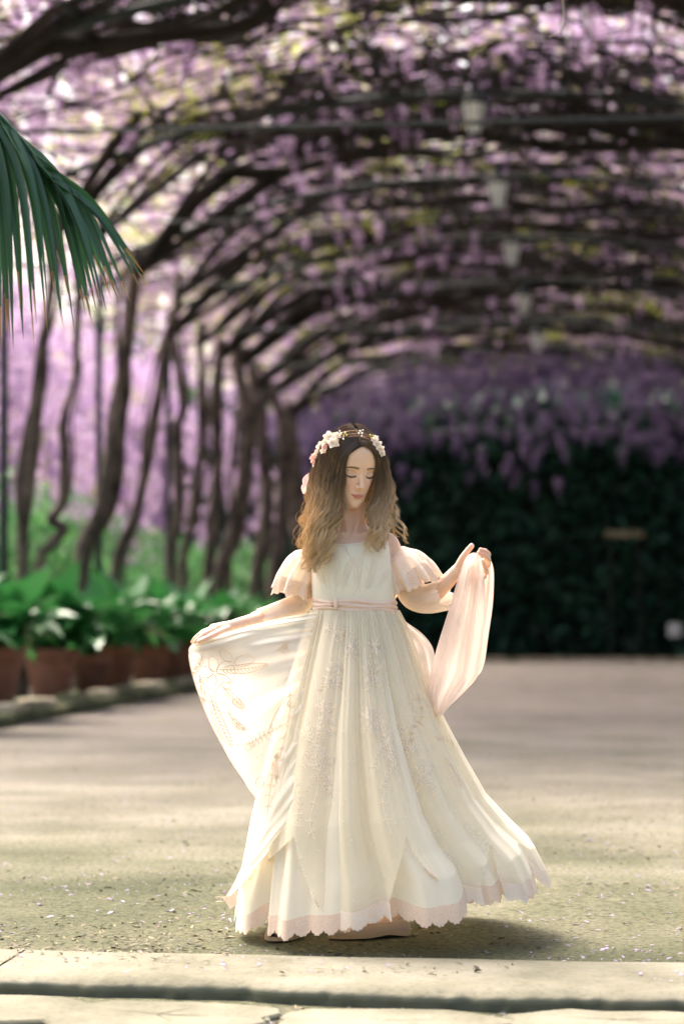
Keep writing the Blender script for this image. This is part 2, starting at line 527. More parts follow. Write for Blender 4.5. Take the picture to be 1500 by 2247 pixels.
# lanterns
def lantern(loc, first=None, **k):
    t = empty('hanging_lantern', loc, cat='lantern', group='lanterns hung along the tunnel', **k)
    x, y, z = loc
    def ring(prof, name, m, sides=6, smooth=False):
        V, F = lathe(prof, sides, (x, y, z))
        return obj(name, V, F, m, t, smooth)
    ring([(.10, .0), (.125, .02), (.125, .035), (.105, .05), (.05, .13), (.045, .20), (.02, .21), (.015, .27)], 'cap', M['iron'])
    V, F = lathe([(.055, -.30), (.12, -.005)], 6, (x, y, z))
    g = obj('glass_shade', V, F, M['glass'], t, False)
    ring([(.0, -.335), (.03, -.33), (.062, -.305), (.062, -.292), (.03, -.29), (0, -.29)], 'base', M['iron'])
    for i in range(6):
        a = 2 * math.pi * i / 6
        V, F = tube([(x + .058 * math.cos(a), y + .058 * math.sin(a), z - .30), (x + .124 * math.cos(a), y + .124 * math.sin(a), z)], .006, 4)
        obj('rib', V, F, M['iron'], t)
    top = arch_z(x) + .02
    V, F = tube([(x, y, z + .26), (x, y, top)], .008, 5)
    obj('chain', V, F, M['iron'], t)
    return t
lx = [(1040, 228), (1092, 402), (1122, 535), (1148, 650), (1178, 735)]
for k, (px, py) in enumerate(lx):
    Y = ARCH_Y[k + 1]
    p = at_x(px, py, 0)  # direction only
    r = ray(px, py); p = CAM + r * ((Y - .25) / r.y)
    lantern(tuple(p), label=['nearest hanging lantern, under the second iron hoop', 'second nearest hanging lantern in the row down the tunnel', 'third hanging lantern, middle of the row', 'fourth hanging lantern down the tunnel', 'farthest lantern, smallest in the row'][k])

# ------------------------------------------------------------------ wisteria
def raceme_proto(seed, n=34, L=.26):
    g = random.Random(seed)
    V, F = [], []
    for i in range(n):
        t = (i + g.random()) / n
        rad = .055 * (1 - t) ** .6 * (.5 + .5 * min(1, t * 6)) + .008
        a = i * 2.4 + g.uniform(-.4, .4)
        c = Vector((rad * math.cos(a), rad * math.sin(a), -L * t))
        s = .013 + .010 * (1 - t)
        q = Matrix.Rotation(a, 3, 'Z') @ Matrix.Rotation(g.uniform(-.9, .9), 3, 'X') @ Matrix.Rotation(g.uniform(.1, 1.4), 3, 'Y')
        k = len(V)
        for dx, dy, dz in ((-1, -.7, 0), (1, -.9, .3), (.9, .9, 0), (-.8, 1, .3)):
            V.append(tuple(c + q @ Vector((dx * s, dy * s, dz * s))))
        F.append((k, k + 1, k + 2, k + 3))
    return np.array(V), np.array(F)
def leafspray_proto(seed, n=9, s=.032, L=.24):
    g = random.Random(seed)
    V, F = [], []
    for i in range(n):
        t = i / (n - 1)
        side = (-1) ** i
        c = Vector((L * t, side * .02, -.05 * t * t))
        q = Matrix.Rotation(side * g.uniform(.5, 1.1), 3, 'Z') @ Matrix.Rotation(g.uniform(-.6, .6), 3, 'X')
        k = len(V)
        for dx, dy, dz in ((0, -.12, 0), (1, -.38, .1), (2.1, 0, -.1), (1, .38, .1)):
            V.append(tuple(c + q @ Vector((dx * s, dy * s, dz * s))))
        F.append((k, k + 1, k + 2, k + 3))
    return np.array(V), np.array(F)
RP = [raceme_proto(i) for i in range(5)]
LP = [leafspray_proto(i) for i in range(3)]
raceme_mesh = [make_mesh('raceme', v, f, M['blossom'], False) for v, f in RP]

def mass_of(protos, loc, g, smin, smax, tilt):
    parts = []
    idx = g.integers(0, len(protos), len(loc))
    for k, (pv, pf) in enumerate(protos):
        L = loc[idx == k]
        if len(L): parts.append(scatter(pv, pf, L, rand_rot(len(L), tilt, g), g.uniform(smin, smax, len(L))))
    return join(parts)

ordinals = ['nearest', 'second', 'third', 'fourth', 'fifth', 'sixth', 'seventh', 'eighth', 'ninth', 'tenth', 'eleventh', 'twelfth']
def wander(P, amp, seed, sc=.8):
    return [(x + amp * nz(x, y + seed, z, sc), y + amp * 1.5 * nz(x + 9, y, z + seed, sc), z + amp * .45 * nz(x, y + seed, z + 5, sc)) for x, y, z in P]

def vine(k, trunk_pts, trunk_r, side, ylo, yhi, label, nlimb=3, cover=42, curtain=0, seed=0):
    g = np.random.default_rng(100 + seed)
    base = trunk_pts[0]
    t = empty('wisteria_vine', (base[0], base[1], 0), label=label, cat='wisteria vine', group='wisteria vines over the tunnel')
    P = spline(trunk_pts, 46)
    kk = np.linspace(0, 1, 46)
    rr = trunk_r * (1.25 - .35 * kk) * (1 + .10 * np.sin(kk * 21 + seed))
    V, F = tube(P, rr, 12, True, lambda r, th, s: r * (1 + .20 * np.sin(2 * th + 9 * s) + .12 * np.sin(5 * th - 16 * s) + .10 * np.sin(3 * th + 41 * s)))
    obj('trunk', V, F, M['trunkbark'], t)
    if side < 0 and seed:
        # a younger stem twisting round the old one
        ph = seed * 1.7
        Q = P + np.stack([trunk_r * 1.6 * np.sin(7 * kk + ph), trunk_r * 1.6 * np.cos(7 * kk + ph), 0 * kk], -1) * (.6 + .8 * np.abs(np.sin(2.2 * kk + ph)))[:, None]
        V, F = tube(Q, trunk_r * .42 * (1 - .2 * kk), 8)
        obj('stem', V, F, M['trunkbark'], t)
    top = trunk_pts[-1]
    x0, x1 = top[0], XC + side * -3.6
    for j in range(nlimb):
        n = 9
        dy = g.uniform(-2.0, 2.0) + (ylo + yhi) / 2 - top[1]
        xe = x1 + g.uniform(-2.2, .6) * -side * -1
        pts = [tuple(top - Vector((0, 0, .25)))] if isinstance(top, Vector) else [(top[0], top[1], top[2] - .25)]
        for i in range(1, n):
            s = i / (n - 1)
            x = x0 + (xe - x0) * s
            pts.append((x, top[1] + dy * s ** .7 + .35 * math.sin(3 * s + j * 2 + seed), arch_z(x) + .02 + .20 * j / nlimb + .10 * g.uniform(-1, 1)))
        pts = [pts[0]] + wander(pts[1:], .5, seed + 3 * j, .9)
        pts = [pts[0]] + wander(spline(pts[1:], 22), .16, seed + 50 + j, 2.6)
        Pl = spline(pts, 90)[:: 1][np.linspace(0, 89, 70).astype(int)]
        r0 = min(.105 if side < 0 else .085, trunk_r) * (.95, .62, .42, .5, .34, .30, .38, .28)[j % 8]
        ss = np.linspace(0, 1, 70)
        V, F = tube(Pl, r0 * (1 - .72 * ss) * (1 + .08 * np.sin(ss * 30)), 9, True, lambda r, th, s: r * (1 + .12 * np.sin(2 * th + 22 * s)))
        obj('limb', V, F, M['bark'], t)
        for q in range(14):
            s0 = g.integers(10, 62)
            p = Pl[s0]
            a = g.uniform(0, 2 * math.pi)
            L = g.uniform(.7, 2.8)
            bp = [tuple(p)]
            for i in range(1, 6):
                s = i / 5
                aa = a + .8 * math.sin(4 * s + q)
                xx = p[0] + L * s * math.cos(aa)
                bp.append((xx, p[1] + L * s * math.sin(aa) * 1.2, arch_z(xx) + .08 + .25 * g.random()))
            Pb = spline([bp[0]] + wander(spline(bp[1:], 10), .14, seed + q, 3.5), 30)[np.linspace(0, 29, 22).astype(int)]
            V, F = tube(Pb, g.uniform(.012, .030) * (1 - .7 * np.linspace(0, 1, 22)), 6)
            obj('branch', V, F, M['bark'], t)
    # blossom and leaves of this vine's share of the roof
    xa, xb = (XC - 5.3, XC + .2) if side < 0 else (XC + .2, XC + 5.2)
    area = (xb - xa) * (yhi - ylo)
    nr = int(area * cover)
    x = g.uniform(xa, xb, nr * 2); y = g.uniform(ylo, yhi, nr * 2)
    dens = np.array([nz(a, b, 2.5, .55) + .6 * nz(a, b, 7.5, 1.6) for a, b in zip(x, y)])
    keep = dens > g.uniform(-.45, .60, nr * 2)
    x, y = x[keep][:nr], y[keep][:nr]
    z = np.array([arch_z(a) for a in x]) + .22 + .62 * g.random(len(x)) ** .8
    loc = np.stack([x, y, z], -1)
    if curtain:
        nc = int((yhi - ylo) * curtain)
        cx = XC + side * g.uniform(5.25, 6.3, nc); cy = g.uniform(ylo, yhi, nc)
        cz = 2.3 + 3.6 * g.random(nc) ** .75
        loc = np.vstack([loc, np.stack([cx, cy, cz], -1)])
    V, F = mass_of(RP, loc, g, .4, .85, .3)
    obj('blossom', V, F, M['blossom'], t, False, kind='stuff')
    # upper blossom layer, tinted lighter for sun; closes most of the sky
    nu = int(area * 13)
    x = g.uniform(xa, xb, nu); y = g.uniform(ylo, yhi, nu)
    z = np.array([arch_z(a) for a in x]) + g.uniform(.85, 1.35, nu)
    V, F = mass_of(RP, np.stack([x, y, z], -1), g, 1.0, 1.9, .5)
    obj('upper_blossom', V, F, M['sun_tinted'], t, False, kind='stuff')
    # leaves: their own clumps
    nl = int(area * 18)
    x = g.uniform(xa, xb, nl * 4); y = g.uniform(ylo, yhi, nl * 4)
    dens = np.array([nz(a, b, 31, .7) for a, b in zip(x, y)])
    keep = dens > g.uniform(-.05, .5, nl * 4)
    x, y = x[keep][:nl], y[keep][:nl]
    z = np.array([arch_z(a) for a in x]) + .08 + .65 * g.random(len(x))
    V, F = mass_of(LP, np.stack([x, y, z], -1), g, .7, 1.3, .5)
    obj('foliage', V, F, M['youngleaf'], t, False, kind='stuff')
    # tangle of bare twigs in the lower part of the layer
    nt = int(area * 6)
    x = g.uniform(xa, xb, nt); y = g.uniform(ylo, yhi, nt)
    z = np.array([arch_z(a) for a in x]) + .02 + .45 * g.random(nt)
    sv = []
    for q, w0 in ((0, 1), (.5, .85), (1, .45)):
        for aa in (0, 2.1, 4.2):
            sv.append((q - .5, .045 * math.sin(q * 3.1) + .011 * w0 * math.cos(aa), .011 * w0 * math.sin(aa)))
    rot = rand_rot(nt, .22, g)
    V, F = scatter(np.array(sv), grid_faces(3, 3, True), np.stack([x, y, z], -1), rot, np.stack([g.uniform(.35, 1.5, nt), g.uniform(.7, 1.6, nt), g.uniform(.7, 1.6, nt)], -1))
    obj('twig', V, F, M['bark'], t, False, kind='stuff')
    # racemes one can tell apart, hanging under the roof or at the side
    for i in range(16):
        rx = g.uniform(xa + .3, xb - .3); ry = g.uniform(ylo, yhi)
        o = bpy.data.objects.new('raceme', raceme_mesh[i % 5])
        COL.objects.link(o)
        o.parent = t
        w = Vector((rx, ry, arch_z(rx) + .10 - g.uniform(0, .10)))
        o.location = w - ORG[t.name]
        o.rotation_euler = (g.uniform(-.1, .1), g.uniform(-.1, .1), g.uniform(0, 6))
        o.scale = [g.uniform(.6, 1.0)] * 3
    return t

def trunk_from_px(pts, x0=-5.75, top=4.95):
    """polyline of picture points lying in the plane of the left row of trunks"""
    out = []
    b = at_x(pts[0][0], pts[0][1], x0)
    for i, (px, py) in enumerate(pts):
        r = ray(px, py)
        p = CAM + r * (b.y / r.y)
        out.append(p)
    g0 = out[0].copy(); g0.z = .0
    q = out[-1].copy(); q.z = max(q.z, top - .1)
    return [g0] + out + [Vector((q.x + .05, q.y, top))]

TL = [
    ([(50, 1240), (56, 1100), (75, 950), (85, 850), (97, 740), (112, 640)], .085, 'slim straight vine trunk at the far left edge of the row'),
    ([(92, 1245), (118, 1195), (140, 1160), (112, 1140), (138, 1100), (143, 1000), (138, 930), (165, 830), (168, 740), (176, 640)], .062, 'thin vine trunk with a crooked knee near its foot'),
    ([(180, 1240), (225, 1120), (250, 980), (262, 880), (278, 760), (290, 650)], .125, 'thick dark vine trunk leaning right, third from the left'),
    ([(252, 1260), (300, 1120), (325, 1000), (345, 880), (362, 760), (384, 680)], .075, 'slim vine trunk leaning right behind the thick one'),
    ([(375, 1230), (393, 1120), (388, 950), (402, 880), (372, 700)], .085, 'vine trunk with a slight bend in the middle of the row'),
    ([(405, 1240), (428, 1100), (442, 950), (440, 800)], .075, 'narrow vine trunk just right of the row\'s middle'),
    ([(480, 1280), (520, 1150), (540, 1000), (536, 880), (520, 800)], .15, 'stout black vine trunk spreading into the roof, left of the girl'),
    ([(455, 1270), (470, 1130), (478, 1000), (470, 880), (480, 780)], .10, 'rough vine trunk standing just left of the stout black one'),
    ([(560, 1290), (585, 1150), (580, 1000), (560, 880), (552, 800)], .13, 'dark vine trunk between the stout black one and the curving one'),
    ([(600, 1290), (616, 1150), (622, 1000), (612, 900), (575, 830)], .14, 'stout vine trunk curving left at its head, nearly behind the girl'),
    ([(655, 1280), (652, 1150), (650, 1000), (630, 900)], .13, 'last vine trunk of the left row, behind the girl\'s shoulder'),
]
tops = [trunk_from_px(p) for p, _, _ in TL]
yb = [t[0].y for t in tops]
# one vine stands nearer than the frame's left edge and sends its limbs into the top left corner
near_pts = [Vector((-5.8, 19.2, 0)), Vector((-5.75, 19.1, 2.0)), Vector((-5.9, 19.0, 3.8)), Vector((-5.6, 18.9, 4.95))]
allv = [(near_pts, .14, 'vine rooted outside the left edge whose thick limbs cross the top left corner')] + [(t, r, lb) for t, (_, r, lb) in zip(tops, TL)]
allv.sort(key=lambda v: v[0][0].y)
ys_ = [v[0][0].y for v in allv]
bounds = [15.5] + [(a + b) / 2 for a, b in zip(ys_[:-1], ys_[1:])] + [51.5]
for k, (pts, r, lb) in enumerate(allv):
    vine(k, pts, r * .68, -1, bounds[k], bounds[k + 1], lb, nlimb=5 if r > .1 else 4, curtain=46, seed=k)
for k in range(6):
    Y = 19.5 + 5.6 * k
    x = XC + 4.55
    pts = [Vector((x, Y, 0)), Vector((x + .12, Y + .1, 1.6)), Vector((x - .08, Y - .1, 3.4)), Vector((x - .05, Y, 4.95))]
    vine(k, pts, .145 if k < 2 else .12, 1, 15.5 if k == 0 else Y - 2.8, Y + 2.8 if k < 5 else 51.5,
         f'{ordinals[k]} vine whose limbs reach into the roof from the right side', nlimb=5 if k < 3 else 3, curtain=14, seed=40 + k)

# ------------------------------------------------------------------ shrubs, trees, hedges
def foliage_blob(c, rad, n, g, s0, s1, lobes=9):
    """leaf-sized faces spread through a lumpy crown"""
    ctr = np.array(c)[None] + g.normal(0, .42, (lobes, 3)) * np.array(rad)[None]
    lr = g.uniform(.35, .6, lobes)
    k = g.integers(0, lobes, n)
    d = g.normal(0, 1, (n, 3)); d /= np.linalg.norm(d, axis=1)[:, None]
    rr = g.random(n) ** .35
    P = ctr[k] + d * (lr[k] * rr)[:, None] * np.array(rad)[None]
    P[:, 2] = np.maximum(P[:, 2], .05)
    lv = np.array([(-1, 0, 0), (0, -.45, .12), (1.1, 0, -.1), (0, .45, .12)])
    V, F = scatter(lv, np.array([(0, 1, 2, 3)]), P, rand_rot(n, 1.2, g), g.uniform(s0, s1, n))
    return V, F

def plant_crown(name, c, rad, n, leaf, s0, s1, label, cat, group, seed, trunk=None, stems=5):
    g = np.random.default_rng(seed)
    t = empty(name, (c[0], c[1], 0), label=label, cat=cat, group=group)
    V, F = foliage_blob(c, rad, n, g, s0, s1, 12)
    obj('crown', V, F, leaf, t, False, kind='stuff')
    if trunk:
        P = spline([(c[0], c[1], 0), (c[0] + .1, c[1], c[2] * .5), (c[0], c[1] + .1, c[2])], 12)
        V, F = tube(P, trunk * (1 - .5 * np.linspace(0, 1, 12)), 10)
        obj('trunk', V, F, M['bark'], t)
    for i in range(stems):
        a = g.uniform(0, 6.28)
        z0 = 0 if not trunk else c[2] * .55
        e = (c[0] + rad[0] * .6 * math.cos(a), c[1] + rad[1] * .6 * math.sin(a), c[2] + rad[2] * .3)
        P = spline([(c[0], c[1], z0), ((c[0] + e[0]) / 2, (c[1] + e[1]) / 2, (z0 + e[2]) / 2 + .1), e], 8)
        V, F = tube(P, (.02 if not trunk else trunk * .4) * (1 - .6 * np.linspace(0, 1, 8)), 6)
        obj('stem' if not trunk else 'limb', V, F, M['bark'], t)
    return t

for k in range(9):
    Y = 24 + 3.3 * k
    plant_crown('shrub', (-7.9 - .35 * (k % 3), Y, 1.25), (1.2, 1.8, 1.05 + .2 * (k % 2)), 2900, M['shrubleaf'], .05, .10,
                f'{ordinals[k]} light green shrub behind the row of vine trunks', 'shrub', 'shrubs behind the vine trunks', 300 + k)
def wisteria_tree(c, rad, seed, label):
    g = np.random.default_rng(seed)
    t = empty('wisteria_tree', (c[0], c[1], 0), label=label, cat='wisteria tree', group='flowering wisteria beyond the left row')
    n = 800
    P = np.array(c)[None] + np.stack([g.normal(0, .5, n) * rad[0], g.normal(0, .5, n) * rad[1], g.uniform(-1, 1, n) * rad[2]], -1)
    V, F = mass_of(RP, P, g, 1.1, 2.0, .25)
    obj('blossom', V, F, M['blossom'], t, False, kind='stuff')
    V, F = mass_of(LP, P[:260] + g.normal(0, .3, (260, 3)), g, 1.0, 2.0, .8)
    obj('foliage', V, F, M['youngleaf'], t, False, kind='stuff')
    V, F = tube(spline([(c[0], c[1], 0), (c[0] + .2, c[1], c[2] * .5), (c[0], c[1] + .2, c[2] + .5 * rad[2])], 14), .09 * (1 - .5 * np.linspace(0, 1, 14)), 8)
    obj('trunk', V, F, M['bark'], t)
for k in range(6):
    wisteria_tree((-10.2 - .6 * (k % 2), 27 + 6.2 * k, 4.2), (1.3, 3.6, 2.3), 380 + k, f'{ordinals[k]} mass of pale hanging blossom seen beyond the left vine trunks')
for k in range(6):
    Y = 27 + 7.5 * k
    plant_crown('evergreen_tree', (-15.5 - (k % 2), Y, 3.6), (2.6, 3.6, 2.4), 6000, M['darkleaf'], .10, .2,
                f'{ordinals[k]} dark evergreen tree left of the tunnel', 'tree', 'evergreen trees left of the tunnel', 330 + k, trunk=.22)
for k in range(7):
    X = -11 + 4.2 * k
    plant_crown('evergreen_tree', (X, 58 + (k % 2) * 2, 5.0), (3.2, 2.6, 4.4), 7500, M['darkleaf'], .11, .22,
                f'{ordinals[k]} dark tree from the left closing the far end', 'tree', 'dark trees closing the far end', 350 + k, trunk=.3)

def hedge(c, size, n, label, seed, s0=.09, s1=.18):
    g = np.random.default_rng(seed)
    t = empty('hedge', (c[0], c[1], 0), label=label, cat='hedge')
    # lumpy solid core, near-black to stand for shade inside the hedge
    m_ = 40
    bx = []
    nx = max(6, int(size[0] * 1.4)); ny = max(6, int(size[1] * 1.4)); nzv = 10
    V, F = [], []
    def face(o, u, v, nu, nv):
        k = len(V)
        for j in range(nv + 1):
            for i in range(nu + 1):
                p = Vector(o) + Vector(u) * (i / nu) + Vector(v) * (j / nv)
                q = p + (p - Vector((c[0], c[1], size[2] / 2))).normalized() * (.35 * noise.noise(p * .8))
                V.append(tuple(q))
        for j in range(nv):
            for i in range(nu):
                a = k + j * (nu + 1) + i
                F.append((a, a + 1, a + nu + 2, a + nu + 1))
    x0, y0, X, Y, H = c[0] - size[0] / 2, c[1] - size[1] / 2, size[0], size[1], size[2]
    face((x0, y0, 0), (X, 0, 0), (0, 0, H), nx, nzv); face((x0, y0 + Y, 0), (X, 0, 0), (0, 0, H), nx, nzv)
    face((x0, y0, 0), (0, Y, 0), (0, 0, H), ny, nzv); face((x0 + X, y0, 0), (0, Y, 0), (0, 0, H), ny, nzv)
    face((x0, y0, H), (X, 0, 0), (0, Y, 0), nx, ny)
    obj('dark_core', V, F, M['core'], t)
    P = np.stack([g.uniform(x0, x0 + X, n), g.uniform(y0, y0 + Y, n), H * g.random(n) ** .85 * 1.05], -1)
    sd_ = g.integers(0, 3, n)
    off = np.array([.22 * nz(p[0], p[1], p[2], .9) + .15 for p in P]) + g.uniform(0, .22, n)
    front = sd_ == 0
    if size[0] > size[1]:
        P[front, 1] = y0 - off[front]
    else:
        P[front, 0] = x0 - off[front]
        bk = sd_ == 1; P[bk, 0] = x0 + X + off[bk]
    tp = sd_ == 2
    P[tp, 2] = H + off[tp]
    if size[0] > size[1]:
        b2 = sd_ == 1; P[b2, 1] = y0 - off[b2] * 1.6
    lv = np.array([(-1, 0, 0), (0, -.45, .12), (1.1, 0, -.1), (0, .45, .12)])
    V, F = scatter(lv, np.array([(0, 1, 2, 3)]), P, rand_rot(n, 1.3, g), g.uniform(s0, s1, n))
    obj('foliage', V, F, M['darkleaf'], t, False, kind='stuff')
hedge((1.5, 53.3, 0), (22, 2.6, 5.4), 30000, 'tall dark hedge closing the far end of the tunnel', 71)
hedge((5.4, 30, 0), (1.6, 44, 4.2), 9000, 'unseen long hedge added to darken the right side of the tunnel', 72)  # out of view; added to keep the tunnel dark on the right

# wisteria hanging over the far opening
g = np.random.default_rng(5)
t = empty('wisteria_curtain', (XC, 50.5, 0), label='shade-darkened purple blossom hanging over the far opening of the tunnel', cat='wisteria vine')
n = 1150
x = g.uniform(XC - 5.2, XC + 5.2, n); y = g.uniform(45.5, 51.5, n)
z = np.array([arch_z(a) for a in x]) - g.random(n) ** 1.7 * np.where(y > 47.5, 2.6, .8) * (.6 + .8 * np.array([nz(a, b, 3, .5) for a, b in zip(x, y)]))
M['deep'] = leafy('shade_tinted_blossom', [(.08, .045, .14), (.14, .085, .22), (.21, .14, .27), (.07, .045, .11), (.27, .19, .29)], .30, .6)  # far copy of the blossom, shade under the roof put into its colours
V, F = mass_of(RP, np.stack([x, y, z], -1), g, .8, 1.5, .25)
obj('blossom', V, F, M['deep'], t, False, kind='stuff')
for k in range(9):
    xx = XC + g.uniform(-4.5, 4.5)
    P = spline([(xx, 47, arch_z(xx)), (xx + g.uniform(-.6, .6), 48.5, arch_z(xx) - .1), (xx + g.uniform(-1, 1), 50.5, arch_z(xx) - .8)], 16)
    V, F = tube(P, .03, 6)
    obj('branch', V, F, M['bark'], t)

# ------------------------------------------------------------------ low wall and pots
w = empty('low_wall', (-5.25, 15, 0), label='low mossy stone wall along the left side under the flower pots', cat='wall')
for k in range(24):
    y0 = 14.5 + 1.5 * k
    n = 14
    V = []
    for i in range(n + 1):
        y = y0 + 1.485 * i / n
        for (x, z) in ((-4.86, 0), (-4.84, .04), (-4.85, .09), (-4.87, .115), (-5.7, .115), (-5.72, 0)):
            V.append((x + .03 * nz(x, y, z, 4), y, z + .01 * nz(x, y, 1, 5) if z else -.02))
    obj('wall_stone', V, grid_faces(6, n + 1), M['dark_olive'], w)
g = random.Random(4)
for k in range(27):
    y0 = 14.6 + 1.32 * k + g.uniform(-.1, .1)
    L, W = g.uniform(.42, .62), g.uniform(.22, .34)
    cx, cz = -5.0 - g.uniform(0, .05), .123
    ring = [(abs(math.cos(a)) ** .6 * math.copysign(1, math.cos(a)), abs(math.sin(a)) ** .6 * math.copysign(1, math.sin(a))) for a in np.linspace(0, 2 * math.pi, 16, endpoint=False)]
    V = []
    for s, z in ((1, -.02), (1.02, .03), (.95, .05), (.5, .058), (.01, .06)):
        for a, b_ in ring: V.append((cx + a * W / 2 * s * (1 + .1 * nz(a, b_, k, 2)), y0 + b_ * L / 2 * s, cz + z))
    obj('coping_stone', V, grid_faces(16, 5, True), M['coping'], w)

def pot_proto(loc, r, h, seed, label):
    g = random.Random(seed)
    x, y, z = loc
    t = empty('potted_plant', loc, label=label, cat='potted plant', group='potted plants on the low wall')
    V, F = lathe([(0, 0), (r * .60, 0), (r * .64, .01), (r * .92, h * .8), (r * .93, h * .82)], 28, loc)
    obj('pot', V, F, M['terracotta'], t)
    V, F = lathe([(r * .93, h * .80), (r * 1.02, h * .81), (r * 1.05, h * .86), (r * 1.05, h * .97), (r * 1.0, h), (r * .92, h * .99), (r * .90, h * .85)], 28, loc)
    obj('rim', V, F, M['terracotta'], t)
    V, F = lathe([(r * .92, h * .90), (r * .4, h * .93), (0, h * .935)], 20, loc)
    obj('soil', V, F, M['soil'], t)
    return t
# broad leaf proto: 2 m-shaped strips
def broad_leaf(L=1.0, W=.2, bend=.5):
    ts = np.linspace(0, 1, 7)
    V = []
    for s in ts:
        wv = W * (math.sin(math.pi * min(1, s * .97 + .03) ** .8)) ** .8 * (.15 if s < .22 else 1)
        x = L * s * (1 - .25 * bend * s); z = L * (.62 * s - bend * .9 * s * s)
        V += [(x, -wv / 2, z + .02), (x, 0, z - .01), (x, wv / 2, z + .02)]
    return np.array(V), grid_faces(3, 7)
leaf_meshes = [make_mesh('leaf', *broad_leaf(1, w_, b_), M['potleaf'], True) for w_, b_ in ((.36, .35), (.42, .6), (.34, .8), (.38, .95))]
pot_px = [(-20, .30), (112, .27), (200, .22), (250, .27), (325, .26), (372, .24), (408, .27)]
pots = []
for px, r in pot_px:
    u = ray(px, 1450)
    x = -5.32
    pots.append(((x, CAM.y + u.y * (x / u.x), .12), r))
ly = pots[-1][0][1]
for k in range(9):
    pots.append(((-5.32 + .05 * (k % 2), ly + 1.75 * (k + 1), .12), .25))
pots.insert(0, ((-5.3, pots[0][0][1] - 2.0, .12), .28))
pl = ['cut off by the left edge', 'with a wide dark pot, nearest fully in view', 'with a small pot', 'with a wide pot, fourth in view', 'with reddish pot before the middle', 'with narrow pot left of the held skirt', 'just left of the held skirt']
for k, (loc, r) in enumerate(pots):
    if k == 0: lb = 'potted plant outside the left edge whose leaves reach into the picture'
    elif k <= 7: lb = 'leafy terracotta pot on the low wall, ' + pl[k - 1]
    else: lb = f'{ordinals[k - 8]} leafy potted plant beyond the held skirt'
    t = pot_proto(loc, r, r * 1.78, k, lb)
    g = random.Random(50 + k)
    for i in range(76 if k < 10 else 40):
        o = bpy.data.objects.new('leaf', leaf_meshes[i % 4])
        COL.objects.link(o); o.parent = t
        s = g.uniform(.60, 1.0)
        o.location = (g.uniform(-.35, .35) * r, g.uniform(-.5, .5) * r, r * 1.72)
        o.rotation_euler = (g.uniform(-.35, .35), g.uniform(-.95, -.05), g.uniform(0, 2 * math.pi))
        o.scale = (s, s, s)

# small white sign and bench slab near the far hedge
p = at_dist(1478, 1382, 49.5)
t = empty('garden_sign', (p.x, p.y, 0), label='small white sign on a post before the far hedge', cat='sign')
V, F = box((p.x, p.y, p.z), (.26, .02, .28)); obj('plate', V, F, simple('white_sign_paint', (.65, .72, .70), .5), t, False)
V, F = tube([(p.x, p.y + .03, 0), (p.x, p.y + .03, p.z + .1)], .018, 8); obj('post', V, F, M['iron'], t)
p = at_dist(1368, 1172, 50.2)
V, F = box((p.x, p.y, p.z), (.78, .3, .14))
t = empty('pale_ledge', (p.x, p.y, 0), label='pale horizontal stone ledge showing in the dark far hedge', cat='ledge')  # plain stone ledge, not a lamp
obj('ledge_stone', V, F, M['coping'], t, False)
for s_ in (-.3, .3):
    V, F = box((p.x + s_, p.y + .1, p.z / 2 - .036), (.05, .05, p.z - .075)); obj('leg', V, F, M['iron'], t, False)
t.name = 'stone_ledge'
# pale kerb where the path meets the far hedge
k_ = empty('far_kerb', (0, 51, 0), kind='structure', label='pale kerb before the far hedge')
for i in range(12):
    V, F = box((-6 + 1.25 * i, 48.6, .04), (1.23, .35, .10)); obj('kerb_stone', V, F, M['coping'], k_, False)

